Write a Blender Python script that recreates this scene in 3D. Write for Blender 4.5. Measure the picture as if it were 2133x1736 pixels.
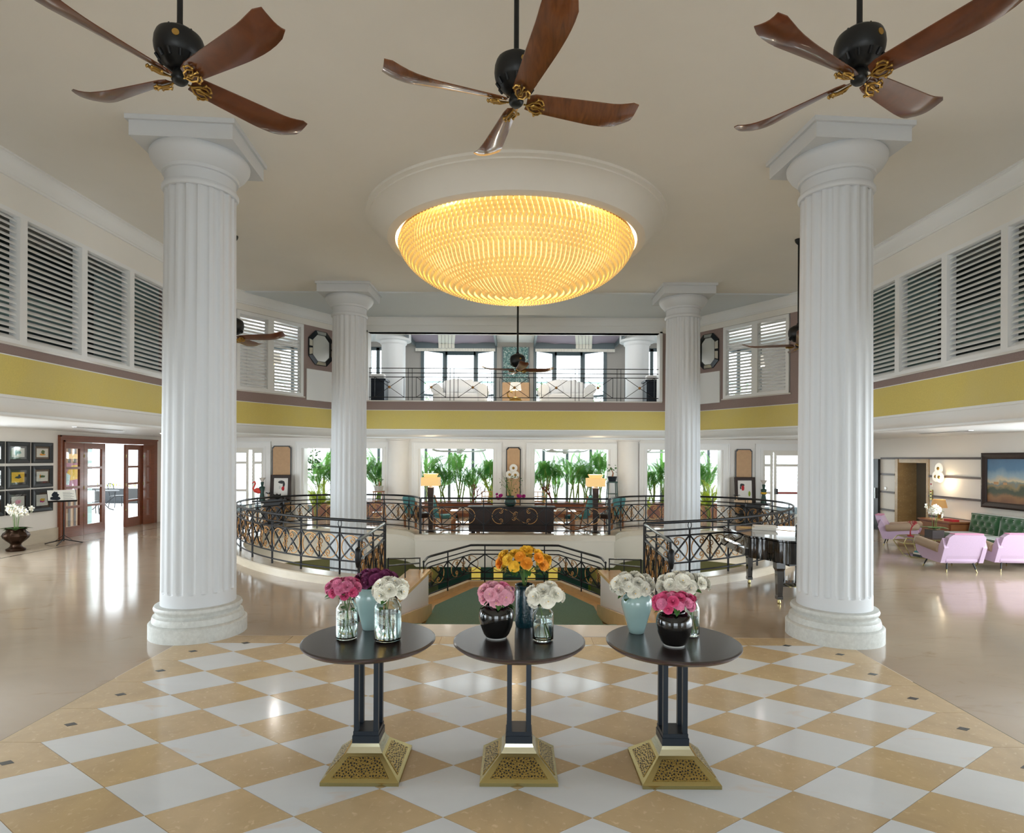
import bpy, bmesh, math, random
from mathutils import Vector, Matrix
from mathutils.geometry import tessellate_polygon
R = random.Random(7)
PI = math.pi
for o in list(bpy.data.objects):
    bpy.data.objects.remove(o)
SC = bpy.context.scene
COL = SC.collection

# ------------------------------------------------------------------ camera
FP, CX, CY, ROLL, EYE = 1250.0, 1073.0, 955.0, 0.005, 2.0
cam = bpy.data.cameras.new('camera')
cam.sensor_fit = 'HORIZONTAL'
cam.sensor_width = 36.0
cam.lens = 36.0 * FP / 2133.0
cam.shift_x = (1066.5 - CX) / 2133.0
cam.shift_y = (CY - 868.0) / 2133.0
cam.clip_start = 0.05
camo = bpy.data.objects.new('camera', cam)
camo.matrix_world = Matrix.Translation((0, 0, EYE)) @ Matrix.Rotation(PI / 2, 4, 'X') @ Matrix.Rotation(ROLL, 4, 'Z')
COL.objects.link(camo)
SC.camera = camo

# ------------------------------------------------------------------ world and daylight
w = bpy.data.worlds.new('sky')
SC.world = w
w.use_nodes = True
bg = w.node_tree.nodes['Background']
bg.inputs[0].default_value = (0.86, 0.95, 1.0, 1)
bg.inputs[1].default_value = 7.0

def area(name, loc, rot, sx, sy, power, col):
    l = bpy.data.lights.new(name, 'AREA')
    l.shape = 'RECTANGLE'
    l.size, l.size_y, l.energy, l.color = sx, sy, power, col
    o = bpy.data.objects.new(name, l)
    o.location = loc
    o.rotation_euler = rot
    COL.objects.link(o)
    return o
# daylight through the tall glazed entrance behind the camera
area('entrance_daylight', (0, -6.35, 1.7), (PI / 2, 0, 0), 4.2, 3.2, 60, (0.86, 0.94, 1.0))
# fill lights added as unseen side windows, beside and behind the camera
area('lobby_side_fill', (-11.0, 5.6, 1.35), (PI / 2, 0, -PI / 2), 11.6, 2.1, 470, (0.83, 0.925, 1.0))
area('lobby_side_fill', (10.6, 5.6, 1.35), (PI / 2, 0, PI / 2), 11.6, 2.1, 470, (0.83, 0.925, 1.0))
# added wash light, hidden above the opening of the upper lounge
area('lounge_wash', (0, 15.75, 5.40), (math.radians(-52), 0, 0), 6.5, .12, 60, (1.0, 0.96, 0.9)).rotation_euler = (math.radians(50), 0, 0)
# daylight falling into the garden room and the upper lounge
area('garden_room_daylight', (0, 22.3, 1.6), (-PI / 2, 0, 0), 16, 2.6, 1300, (0.9, 0.97, 1.0))

SC.view_settings.view_transform = 'Standard'
SC.view_settings.look = 'None'
SC.view_settings.exposure = -0.36
SC.view_settings.gamma = 1.0
SC.view_settings.use_curve_mapping = False
try:
    SC.cycles.max_bounces = 9
    SC.cycles.diffuse_bounces = 4
    SC.cycles.caustics_reflective = False
    SC.cycles.sample_clamp_indirect = 6.0
except Exception:
    pass

# ------------------------------------------------------------------ helpers
def uv(px, py):
    u, v = px - CX, py - CY
    return u * math.cos(ROLL) + v * math.sin(ROLL), -u * math.sin(ROLL) + v * math.cos(ROLL)
def at(px, py, Y):
    u, v = uv(px, py)
    return Vector((u / FP * Y, Y, EYE - v / FP * Y))
def fl(px, py, Z=0.0):
    u, v = uv(px, py)
    Y = (EYE - Z) * FP / v
    return Vector((u / FP * Y, Y, Z))
def atX(px, py, X):
    u, v = uv(px, py)
    return at(px, py, X * FP / u)

def lin(c):
    return c / 12.92 if c <= 0.04045 else ((c + 0.055) / 1.055) ** 2.4
def S(r, g, b):
    return (lin(r / 255), lin(g / 255), lin(b / 255))

MATS = {}
def mat(name, col=(.8, .8, .8), rough=.5, metal=0., spec=.5, noise=None, noise2=None, bump=None, emit=None,
        trans=0., ior=1.45, coat=0., alpha=1., rnd=0., sub=None, sheen=0.):
    """procedural material. noise=(scale or (x,y,z), amount, detail[, distortion]) value variation;
    noise2=(scale, colour, low, high, distortion) second colour by noise; bump=(scale, strength[, detail])"""
    m = bpy.data.materials.new(name)
    m.use_nodes = True
    nt = m.node_tree
    N, L = nt.nodes, nt.links
    b = N['Principled BSDF']
    b.inputs['Roughness'].default_value = rough
    b.inputs['Metallic'].default_value = metal
    b.inputs['Specular IOR Level'].default_value = spec
    b.inputs['IOR'].default_value = ior
    b.inputs['Transmission Weight'].default_value = trans
    b.inputs['Coat Weight'].default_value = coat
    b.inputs['Coat Roughness'].default_value = .08
    b.inputs['Alpha'].default_value = alpha
    b.inputs['Sheen Weight'].default_value = sheen
    if sub:
        b.inputs['Subsurface Weight'].default_value = sub
        b.inputs['Subsurface Radius'].default_value = (.02, .02, .02)
    geo = N.new('ShaderNodeNewGeometry')
    def mapped(sc):
        mp = N.new('ShaderNodeMapping')
        mp.inputs['Scale'].default_value = sc if isinstance(sc, tuple) else (sc, sc, sc)
        L.new(geo.outputs['Position'], mp.inputs['Vector'])
        return mp.outputs[0]
    def noi(sc, det, dist=0.):
        t = N.new('ShaderNodeTexNoise')
        t.inputs['Scale'].default_value = 1.
        t.inputs['Detail'].default_value = det
        t.inputs['Roughness'].default_value = .6
        t.inputs['Distortion'].default_value = dist
        L.new(mapped(sc), t.inputs['Vector'])
        return t.outputs[0]
    cur = None
    c4 = (col[0], col[1], col[2], 1)
    b.inputs['Base Color'].default_value = c4
    def setc(sock):
        L.new(sock, b.inputs['Base Color'])
    if noise:
        rp = N.new('ShaderNodeValToRGB')
        am = noise[1]
        rp.color_ramp.elements[0].position = .3
        rp.color_ramp.elements[1].position = .7
        rp.color_ramp.elements[0].color = (col[0] * (1 - am), col[1] * (1 - am), col[2] * (1 - am), 1)
        rp.color_ramp.elements[1].color = (min(1, col[0] * (1 + am)), min(1, col[1] * (1 + am)), min(1, col[2] * (1 + am)), 1)
        L.new(noi(noise[0], noise[2], noise[3] if len(noise) > 3 else 0.), rp.inputs[0])
        cur = rp.outputs[0]
    if noise2:
        mx = N.new('ShaderNodeMix')
        mx.data_type = 'RGBA'
        r2 = N.new('ShaderNodeMapRange')
        r2.inputs[1].default_value, r2.inputs[2].default_value = noise2[2], noise2[3]
        L.new(noi(noise2[0], 6., noise2[4]), r2.inputs[0])
        L.new(r2.outputs[0], mx.inputs[0])
        if cur: L.new(cur, mx.inputs[6])
        else: mx.inputs[6].default_value = c4
        mx.inputs[7].default_value = (*noise2[1], 1)
        cur = mx.outputs[2]
    if rnd:
        oi = N.new('ShaderNodeObjectInfo')
        hs = N.new('ShaderNodeHueSaturation')
        r3 = N.new('ShaderNodeMapRange')
        r3.inputs[3].default_value, r3.inputs[4].default_value = 1 - rnd, 1 + rnd
        L.new(oi.outputs['Random'], r3.inputs[0])
        L.new(r3.outputs[0], hs.inputs['Value'])
        if cur: L.new(cur, hs.inputs['Color'])
        else: hs.inputs['Color'].default_value = c4
        cur = hs.outputs[0]
    if cur: setc(cur)
    if bump:
        bp = N.new('ShaderNodeBump')
        bp.inputs['Strength'].default_value = bump[1]
        bp.inputs['Distance'].default_value = .01
        L.new(noi(bump[0], bump[2] if len(bump) > 2 else 3.), bp.inputs['Height'])
        L.new(bp.outputs[0], b.inputs['Normal'])
    if emit:
        b.inputs['Emission Color'].default_value = (*emit[0], 1)
        b.inputs['Emission Strength'].default_value = emit[1]
    MATS[name] = m
    return m
def pane_mat(name, tint, refl=.09, dens=.0):
    """thin clear sheet: see-through with a weak mirror"""
    m = bpy.data.materials.new(name)
    m.use_nodes = True
    N, L = m.node_tree.nodes, m.node_tree.links
    N.remove(N['Principled BSDF'])
    t = N.new('ShaderNodeBsdfTransparent')
    t.inputs[0].default_value = (*tint, 1)
    g = N.new('ShaderNodeBsdfGlossy')
    g.inputs['Roughness'].default_value = .03
    lw = N.new('ShaderNodeLayerWeight')
    lw.inputs[0].default_value = .35
    mr = N.new('ShaderNodeMapRange')
    mr.inputs[3].default_value, mr.inputs[4].default_value = refl * .5, .6
    L.new(lw.outputs['Facing'], mr.inputs[0])
    mx = N.new('ShaderNodeMixShader')
    L.new(mr.outputs[0], mx.inputs[0])
    L.new(t.outputs[0], mx.inputs[1])
    L.new(g.outputs[0], mx.inputs[2])
    L.new(mx.outputs[0], N['Material Output'].inputs[0])
    MATS[name] = m
    return m
def sheer_mat(name, col, tr):
    m = bpy.data.materials.new(name)
    m.use_nodes = True
    N, L = m.node_tree.nodes, m.node_tree.links
    N.remove(N['Principled BSDF'])
    t = N.new('ShaderNodeBsdfTransparent')
    d = N.new('ShaderNodeBsdfTranslucent')
    d.inputs[0].default_value = (*col, 1)
    d2 = N.new('ShaderNodeBsdfDiffuse')
    d2.inputs[0].default_value = (*col, 1)
    m1 = N.new('ShaderNodeMixShader')
    L.new(d.outputs[0], m1.inputs[1]); L.new(d2.outputs[0], m1.inputs[2])
    m1.inputs[0].default_value = .35
    mx = N.new('ShaderNodeMixShader')
    mx.inputs[0].default_value = tr
    L.new(m1.outputs[0], mx.inputs[1]); L.new(t.outputs[0], mx.inputs[2])
    L.new(mx.outputs[0], N['Material Output'].inputs[0])
    MATS[name] = m
    return m

def leafy(name, col, tcol):
    m = MATS[name]
    N, L = m.node_tree.nodes, m.node_tree.links
    b = N['Principled BSDF']
    t = N.new('ShaderNodeBsdfTranslucent')
    t.inputs[0].default_value = (*tcol, 1)
    mx = N.new('ShaderNodeMixShader')
    mx.inputs[0].default_value = .45
    L.new(b.outputs[0], mx.inputs[1]); L.new(t.outputs[0], mx.inputs[2])
    L.new(mx.outputs[0], N['Material Output'].inputs[0])

class MB:
    def __init__(s):
        s.v, s.f, s.mi = [], [], []
    def add(s, vs, fs, mi=0):
        n = len(s.v)
        s.v += [tuple(p) for p in vs]
        s.f += [tuple(i + n for i in q) for q in fs]
        s.mi += [mi] * len(fs)
        return s
    def box(s, x0, x1, y0, y1, z0, z1, mi=0):
        v = [(x, y, z) for z in (z0, z1) for y in (y0, y1) for x in (x0, x1)]
        return s.add(v, [(0, 2, 3, 1), (4, 5, 7, 6), (0, 1, 5, 4), (2, 6, 7, 3), (0, 4, 6, 2), (1, 3, 7, 5)], mi)
    def frame_box(s, o, e1, e2, e3, mi=0):
        """box from a corner and three edge vectors"""
        o, e1, e2, e3 = map(Vector, (o, e1, e2, e3))
        v = [o + e1 * i + e2 * j + e3 * k for k in (0, 1) for j in (0, 1) for i in (0, 1)]
        return s.add(v, [(0, 2, 3, 1), (4, 5, 7, 6), (0, 1, 5, 4), (2, 6, 7, 3), (0, 4, 6, 2), (1, 3, 7, 5)], mi)
    def lathe(s, prof, n=24, c=(0, 0, 0), mi=0, sx=1., sy=1., a0=0.):
        rows = []
        vs = []
        for r, z in prof:
            if r < 1e-6:
                rows.append([len(vs)]); vs.append((c[0], c[1], c[2] + z))
            else:
                rows.append(list(range(len(vs), len(vs) + n)))
                vs += [(c[0] + sx * r * math.cos(a0 + 2 * PI * i / n), c[1] + sy * r * math.sin(a0 + 2 * PI * i / n), c[2] + z) for i in range(n)]
        fs = []
        for a, b in zip(rows, rows[1:]):
            for i in range(n):
                j = (i + 1) % n
                if len(a) == 1 and len(b) == 1: break
                if len(a) == 1: fs.append((a[0], b[j], b[i]))
                elif len(b) == 1: fs.append((a[i], a[j], b[0]))
                else: fs.append((a[i], a[j], b[j], b[i]))
        return s.add(vs, fs, mi)
    def tube(s, pts, r, n=6, closed=False, mi=0, cap=True, flat=None):
        pts = [Vector(p) for p in pts]
        m = len(pts)
        vs, fs = [], []
        up = None
        for i, p in enumerate(pts):
            a = pts[i - 1] if (i or closed) else p
            b = pts[(i + 1) % m] if (i < m - 1 or closed) else p
            t = (b - a)
            t = t.normalized() if t.length > 1e-9 else Vector((0, 0, 1))
            if up is None:
                up = Vector((0, 0, 1)) if abs(t.z) < .9 else Vector((1, 0, 0))
            x = t.cross(up)
            if x.length < 1e-4: x = t.orthogonal()
            x.normalize()
            y = x.cross(t).normalized()
            up = y
            rr = r[i] if isinstance(r, (list, tuple)) else r
            fx, fy = flat or (1, 1)
            for k in range(n):
                an = 2 * PI * (k + .5) / n
                vs.append(p + x * rr * fx * math.cos(an) + y * rr * fy * math.sin(an))
        for i in range(m if closed else m - 1):
            j = (i + 1) % m
            for k in range(n):
                l = (k + 1) % n
                fs.append((i * n + k, j * n + k, j * n + l, i * n + l))
        if cap and not closed:
            fs.append(tuple(range(n)))
            fs.append(tuple((m - 1) * n + k for k in reversed(range(n))))
        return s.add(vs, fs, mi)
    def prism(s, poly, z0, z1, mi=0):
        n = len(poly)
        v = [(x, y, z0) for x, y in poly] + [(x, y, z1) for x, y in poly]
        f = [tuple(reversed(range(n))), tuple(range(n, 2 * n))] + [(i, (i + 1) % n, n + (i + 1) % n, n + i) for i in range(n)]
        return s.add(v, f, mi)
    def slab(s, poly, o, e1, e2, e3, mi=0):
        """extrude a 2-D polygon given in the (e1,e2) plane from o by vector e3"""
        o, e1, e2, e3 = map(Vector, (o, e1, e2, e3))
        n = len(poly)
        b = [o + e1 * x + e2 * y for x, y in poly]
        v = b + [p + e3 for p in b]
        f = [tuple(reversed(range(n))), tuple(range(n, 2 * n))] + [(i, (i + 1) % n, n + (i + 1) % n, n + i) for i in range(n)]
        return s.add(v, f, mi)
    def sweep(s, prof, path, side=1, closed=False, mi=0):
        """prof (d,z): d = offset to the right of the path direction times side"""
        P = [Vector((p[0], p[1])) for p in path]
        m = len(P)
        rings = []
        for i in range(m):
            a = P[i] - P[i - 1] if (i or closed) else None
            b = P[(i + 1) % m] - P[i] if (i < m - 1 or closed) else None
            na = Vector((a.y, -a.x)).normalized() if a is not None and a.length > 1e-9 else None
            nb = Vector((b.y, -b.x)).normalized() if b is not None and b.length > 1e-9 else None
            if na is None: nn = nb
            elif nb is None: nn = na
            else:
                nn = na + nb
                nn = nn / max(.2, nn.length_squared / 2)
            rings.append([(P[i].x + nn.x * d * side, P[i].y + nn.y * d * side, z) for d, z in prof])
        k = len(prof)
        vs = [p for r in rings for p in r]
        fs = []
        for i in range(m if closed else m - 1):
            j = (i + 1) % m
            for q in range(k - 1):
                fs.append((i * k + q, j * k + q, j * k + q + 1, i * k + q + 1))
        return s.add(vs, fs, mi)
    def grid(s, rows, mi=0, close=False):
        n = len(rows[0])
        vs = [p for r in rows for p in r]
        fs = []
        for i in range(len(rows) - 1):
            for j in range(n if close else n - 1):
                q = (j + 1) % n
                fs.append((i * n + j, i * n + q, (i + 1) * n + q, (i + 1) * n + j))
        return s.add(vs, fs, mi)
    def rbox(s, x0, x1, y0, y1, z0, z1, r=.03, seg=3, mi=0):
        """rounded cushion-like box (rounded in plan and in section)"""
        cx, cy = (x0 + x1) / 2, (y0 + y1) / 2
        hx, hy = (x1 - x0) / 2, (y1 - y0) / 2
        def outline(ins):
            out = []
            rr = max(r - ins * .5, .001)
            for qx, qy, a0 in ((1, 1, 0), (-1, 1, 90), (-1, -1, 180), (1, -1, 270)):
                for k in range(seg + 1):
                    a = math.radians(a0 + 90 * k / seg)
                    out.append((cx + qx * (hx - ins - rr) + rr * math.cos(a), cy + qy * (hy - ins - rr) + rr * math.sin(a)))
            return out
        rings = []
        zz = []
        for k in range(seg + 1):
            a = PI / 2 * k / seg
            zz.append((r * (1 - math.sin(a)), z0 + r * (1 - math.cos(a)))) 
        prof = [(i_, z_) for i_, z_ in zz] + [(i_, z0 + z1 - z_) for i_, z_ in reversed(zz)]
        for ins, z in prof:
            rings.append([(x, y, z) for x, y in outline(ins)])
        n0 = len(s.v)
        s.grid(rings, mi, close=True)
        n = len(rings[0])
        s.f.append(tuple(reversed(range(n0, n0 + n)))); s.mi.append(mi)
        last = n0 + n * (len(rings) - 1)
        s.f.append(tuple(range(last, last + n))); s.mi.append(mi)
        return s
    def xf(s, M, start=0):
        for i in range(start, len(s.v)):
            s.v[i] = tuple(M @ Vector(s.v[i]))
        return s
    def mesh(s, name, mats, smooth=None):
        me = bpy.data.meshes.new(name)
        me.from_pydata(s.v, [], s.f)
        for m in (mats if isinstance(mats, (list, tuple)) else [mats]):
            me.materials.append(MATS[m] if isinstance(m, str) else m)
        if any(s.mi): me.polygons.foreach_set('material_index', s.mi)
        bm = bmesh.new(); bm.from_mesh(me)
        bmesh.ops.recalc_face_normals(bm, faces=bm.faces)
        bm.to_mesh(me); bm.free()
        if smooth is not None:
            me.polygons.foreach_set('use_smooth', [True] * len(me.polygons))
            if smooth < 179: me.set_sharp_from_angle(angle=math.radians(smooth))
        me.update()
        return me
    def build(s, name, mats, parent=None, smooth=None):
        return link(name, s.mesh(name, mats, smooth), parent)

def link(name, data, parent=None, loc=None, rot=None, scale=None):
    o = bpy.data.objects.new(name, data)
    COL.objects.link(o)
    if parent: o.parent = parent
    if loc is not None: o.location = loc
    if rot is not None: o.rotation_euler = rot
    if scale is not None: o.scale = scale if isinstance(scale, (tuple, list, Vector)) else (scale,) * 3
    return o
def tag(o, label=None, cat=None, group=None, kind=None):
    if label: o['label'] = label
    if cat: o['category'] = cat
    if group: o['group'] = group
    if kind: o['kind'] = kind
    return o
def thing(name, label, cat, loc=(0, 0, 0), rz=0., group=None):
    o = bpy.data.objects.new(name, None)
    o.empty_display_size = .1
    COL.objects.link(o)
    o.location = loc
    o.rotation_euler = (0, 0, rz)
    return tag(o, label, cat, group)
def copy_tree(o, parent=None):
    c = o.copy()
    COL.objects.link(c)
    c.parent = parent
    for ch in list(o.children):
        copy_tree(ch, c)
    return c
def dup(root, loc, rz=0., label=None, group=None, scale=None):
    c = copy_tree(root)
    c.location = loc
    c.rotation_euler = (0, 0, rz)
    if scale: c.scale = (scale,) * 3
    if label: c['label'] = label
    if group: c['group'] = group
    return c
def struct(name, mb, mats, smooth=None, label=None):
    o = mb.build(name, mats, None, smooth)
    o['kind'] = 'structure'
    if label: o['label'] = label
    return o
def catmull(P, per=8, closed=False):
    out = []
    n = len(P)
    P = [Vector(p) for p in P]
    for i in range(n if closed else n - 1):
        p0 = P[i - 1] if (i or closed) else P[0] * 2 - P[1]
        p1, p2 = P[i], P[(i + 1) % n]
        p3 = P[(i + 2) % n] if (i < n - 2 or closed) else P[-1] * 2 - P[-2]
        for k in range(per):
            t = k / per
            out.append(.5 * ((2 * p1) + (p2 - p0) * t + (2 * p0 - 5 * p1 + 4 * p2 - p3) * t * t + (3 * p1 - p0 - 3 * p2 + p3) * t ** 3))
    if not closed: out.append(P[-1])
    return out
class Arc:
    """arc-length walk along a polyline"""
    def __init__(s, pts):
        s.p = [Vector(p) for p in pts]
        s.d = [0.]
        for a, b in zip(s.p, s.p[1:]): s.d.append(s.d[-1] + (b - a).length)
        s.L = s.d[-1]
    def __call__(s, t):
        t = max(0, min(s.L, t))
        for i in range(len(s.p) - 1):
            if t <= s.d[i + 1] or i == len(s.p) - 2:
                k = (t - s.d[i]) / max(1e-9, s.d[i + 1] - s.d[i])
                return s.p[i].lerp(s.p[i + 1], k)
def holed(mb, outer, holes, z, mi=0):
    """flat polygon with holes at height z"""
    loops = [[Vector((x, y, 0)) for x, y in l] for l in [outer] + holes]
    flat = [p for l in loops for p in l]
    tris = tessellate_polygon(loops)
    mb.add([(p.x, p.y, z) for p in flat], [tuple(t) for t in tris], mi)

# ------------------------------------------------------------------ materials
mat('plaster', S(236, 233, 228), .55, noise=(1.3, .015, 3))
mat('ceiling_paint', S(236, 232, 224), .7, noise=(.8, .02, 3), bump=(220, .04))
mat('column_paint', S(208, 211, 214), .5, noise=(.9, .015, 2))
mat('trim_white', S(236, 236, 234), .42)
mat('base_stone', S(196, 198, 194), .4, noise=(22, .10, 6), noise2=(60, S(225, 226, 222), .62, .75, 0.), bump=(60, .06))
mat('taupe_cloth', S(150, 130, 124), .85, noise=((90, 90, 160), .13, 3), bump=((120, 120, 200), .12))
mat('yellow_cloth', S(218, 198, 112), .8, noise=((60, 60, 60), .06, 4), noise2=(.7, S(212, 196, 130), .45, .75, 0.), bump=(160, .06))
mat('floor_marble', S(176, 159, 139), .12, noise=((.9, 1.7, 1), .05, 8, 1.0), noise2=((1.3, 3.0, 1), S(158, 134, 106), .58, .80, 1.6), spec=.5)
mat('floor_white', S(222, 227, 232), .12, noise=((1.4, 2.6, 1), .03, 6, .8), noise2=((1.2, 2.8, 1), S(222, 206, 192), .6, .78, 1.2), rnd=.03, spec=.5)
mat('floor_tan', S(202, 178, 140), .14, noise=(3.2, .08, 8, .6), noise2=(24, S(222, 200, 162), .58, .72, .5), rnd=.05, spec=.5)
mat('floor_bed', S(196, 160, 108), .3)
mat('black_stone', S(22, 24, 26), .15, noise=(30, .3, 4))
mat('pale_stone', S(214, 208, 200), .12, noise=(2.5, .04, 6))
mat('curb_stone', S(206, 194, 174), .2, noise=((2, 2, 6), .07, 6, .6))
mat('coping_marble', S(214, 178, 126), .14, noise=(3, .08, 6, .5))
mat('stair_paint', S(222, 216, 212), .5)
mat('fascia_cream', S(232, 222, 206), .5)
mat('carpet_green', S(116, 148, 140), .95, noise=(60, .12, 5), bump=(300, .25), spec=.1)
mat('olive_gloss', S(132, 126, 82), .15, noise=(.6, .08, 2))
mat('lower_green', S(40, 84, 66), .6)
mat('iron', S(34, 34, 36), .38, metal=.6, spec=.5)
mat('steel_rail', S(96, 104, 108), .28, metal=.9)
mat('bronze_scroll', S(168, 122, 68), .4, metal=.4)
mat('fan_wood', S(92, 46, 20), .28, noise=((5, 5, 5), .28, 6, 1.5), coat=.5)
mat('fan_wood_grain', S(104, 58, 26), .25, noise=((26, 4, 8), .32, 6, 1.2), coat=.6)
mat('black_iron', S(26, 27, 27), .42, metal=.3, bump=(90, .05))
mat('gilt', S(176, 140, 74), .32, metal=.9)
mat('table_dark', S(40, 28, 27), .24, noise=((40, 3, 6), .18, 5), spec=.9, ior=1.7)
mat('table_edge', S(58, 36, 32), .3, noise=((30, 5, 6), .15, 5))
mat('steel_blue', S(38, 46, 56), .35, metal=.35)
mat('brass', S(178, 164, 112), .26, metal=1.)
mat('brass_light', S(206, 204, 178), .2, metal=1.)
mat('brass_hammered', S(172, 150, 90), .26, metal=1., bump=(130, .35, 2.))
mat('pit_black', S(12, 14, 16), .5)
mat('celadon', S(160, 190, 188), .12, noise=((3, 3, 6), .06, 3), coat=.6)
mat('black_glaze', S(10, 11, 12), .07, coat=.7, bump=((8, 8, 60), .12))
mat('teal_glaze', S(8, 50, 60), .1, coat=.8, bump=(70, .5))
mat('glass', (1, 1, 1), 0., trans=1., ior=1.45, spec=.5)
mat('glass_green', S(242, 250, 248), 0., trans=1., ior=1.45)
mat('water', (.96, 1, 1), 0., trans=1., ior=1.33)
pane_mat('pane', (.96, .98, .98))
pane_mat('pane_dark', (.82, .86, .86), .2)
sheer_mat('sheer', (.95, .97, .98), .2)
for n, c in dict(rose_pink=(228, 128, 166), rose_deep=(220, 84, 132), rose_pale=(242, 178, 196), rose_plum=(120, 46, 92), rose_white=(244, 241, 228), rose_yellow=(246, 196, 60), rose_orange=(246, 160, 44), rose_peach=(248, 200, 150)).items():
    mat(n, S(*c), .65, rnd=.14, noise=(40, .10, 2))
mat('rose_heart', S(240, 206, 110), .6)
mat('leaf', S(58, 104, 46), .45, rnd=.15, noise=(30, .15, 3))
mat('stem_green', S(92, 128, 58), .5)
mat('palm_leaf', S(58, 122, 62), .4, rnd=.2, noise=(3, .3, 3))
mat('palm_lime', S(132, 156, 40), .4, rnd=.15, noise=(3, .25, 3))
mat('palm_stem', S(120, 138, 62), .5)
leafy('palm_leaf', None, S(120, 170, 80)); leafy('palm_lime', None, S(190, 200, 60))
mat('wood_red', S(128, 70, 44), .28, noise=((4, 4, 30), .14, 5, .6), coat=.4)
mat('wood_dark', S(46, 31, 26), .5, noise=((4, 30, 4), .2, 5))
mat('wood_mid', S(150, 96, 58), .35, noise=((6, 30, 6), .14, 5), coat=.3)
mat('wood_red_leg', S(110, 52, 34), .35)
mat('bamboo', S(196, 148, 98), .4, noise=(12, .1, 3))
mat('frame_black', S(30, 33, 36), .4, noise=((20, 20, 20), .15, 3))
mat('matte_black', S(20, 20, 22), .5)
mat('piano_black', S(6, 6, 7), .05, coat=1., spec=.6)
mat('white_gloss', S(238, 236, 230), .2)
mat('paper', S(238, 235, 226), .7)
mat('cream_cloth', S(226, 222, 212), .9, sheen=.2)
mat('white_cloth', S(236, 238, 238), .9)
mat('pink_cloth', S(192, 168, 194), .85, noise=(140, .07, 3), sheen=.3)
mat('pink_deep', S(200, 136, 164), .85, noise=(140, .06, 3))
mat('tan_leather', S(164, 142, 120), .5)
mat('green_velvet', S(30, 84, 40), .7, sheen=.8, noise=(14, .2, 3))
mat('teal_cloth', S(84, 146, 152), .85, noise=((40, 6, 40), .15, 3))
mat('purple_fabric', S(150, 140, 156), .8)
mat('stripe_fabric', S(222, 222, 214), .8)
mat('grey_frame', S(92, 106, 112), .4)
mat('grey_cloth_wall', S(166, 164, 160), .85, noise=((60, 60, 60), .05, 3))
mat('lilac_white', S(226, 232, 236), .6)
mat('foliage_art', S(60, 106, 106), .5, noise2=(26, S(190, 208, 204), .5, .62, 1.2), noise=(18, .5, 4))
mat('corridor', S(70, 82, 80), .6)
mat('corridor_pale', S(178, 206, 200), .5)
mat('corridor_dark', S(40, 34, 28), .6)
mat('lamp_shade', S(236, 200, 140), .7, emit=(S(255, 206, 130), .55))
mat('lamp_shade_dim', S(196, 154, 100), .7, emit=(S(236, 176, 104), .3))
mat('lamp_white', S(240, 236, 226), .6)
mat('dome_glass', S(240, 206, 130), .16, emit=(S(250, 202, 116), .5), noise=(1.0, .18, 2), spec=.8)
mat('dome_core', S(255, 226, 170), .6, emit=(S(255, 222, 150), 2.0))
mat('dome_rim', S(120, 96, 60), .4, metal=.6)
mat('mirror', S(214, 218, 216), .18, metal=1.)
mat('mirror_frame', S(24, 32, 38), .2)
mat('tan_panel', S(196, 160, 122), .6, noise=(9, .06, 4))
mat('travertine', S(178, 148, 102), .3, noise=((3, 3, 6), .12, 6), noise2=(26, S(206, 182, 140), .58, .7, .4))
mat('elevator_steel', S(150, 152, 150), .3, metal=.9)
mat('batten', S(84, 70, 66), .45)
mat('lobby_wall', S(238, 232, 224), .6)
mat('red_coral', S(150, 24, 36), .4)
mat('flamingo', S(226, 74, 62), .5)
mat('vase_green', S(42, 72, 66), .4)
mat('terracotta', S(206, 180, 150), .6)
mat('bronze_pot', S(56, 38, 26), .25, metal=.7)
mat('white_glow', S(250, 246, 236), .4, emit=(S(255, 244, 224), .5))
mat('yellow_glow', S(240, 210, 110), .5, emit=(S(250, 214, 90), .5))
mat('exit_green', S(20, 96, 70), .5, emit=(S(30, 120, 84), .3))
mat('door_white', S(232, 230, 222), .45)
mat('red_bar', S(170, 40, 36), .4)
mat('magenta', S(190, 40, 140), .6)
mat('art_white', S(232, 230, 226), .7)
mat('art_red', S(190, 36, 44), .7)
mat('art_lime', S(150, 170, 50), .7)
mat('stone_white', S(232, 234, 236), .6)
mat('terrace', S(226, 228, 230), .6)

# ================================================================== SHELL
ZC, ZYT, ZYB, ZMB, ZLC = 5.6, 3.205, 2.72, 2.49, 2.6
A_, B_, C_, D_, E_, F_ = (-6.1, -6.4), (-6.1, 12.85), (-4.55, 15.3), (4.55, 15.3), (6.15, 12.85), (6.15, -6.4)
RING = [A_, B_, C_, D_, E_, F_]
RC = (0.0, 9.25)      # centre of the ceiling lamp

m = MB()
m.box(-9, 9, -6.6, 15.6, ZC, ZC + .25)
ceil_o = struct('ceiling', m, 'ceiling_paint')
# dropped moulded ring around the lamp
m = MB()
m.lathe([(2.26, 5.6), (2.26, 5.565), (2.2, 5.55), (2.2, 5.53), (2.15, 5.52), (2.05, 5.44), (1.98, 5.34), (1.95, 5.27), (1.87, 5.25), (1.83, 5.25), (1.83, 5.6)], 96, (RC[0], RC[1], 0))
m.build('lamp_surround_ring', 'ceiling_paint', ceil_o, 40)

# crown moulding
m = MB()
m.sweep([(0, 5.34), (.035, 5.34), (.035, 5.37), (.045, 5.38), (.055, 5.46), (.08, 5.53), (.1, 5.555), (.1, 5.575), (.12, 5.58), (.12, 5.61)], RING)
struct('trim_1', m, 'trim_white', 30, 'white crown moulding around the hall ceiling')
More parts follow.
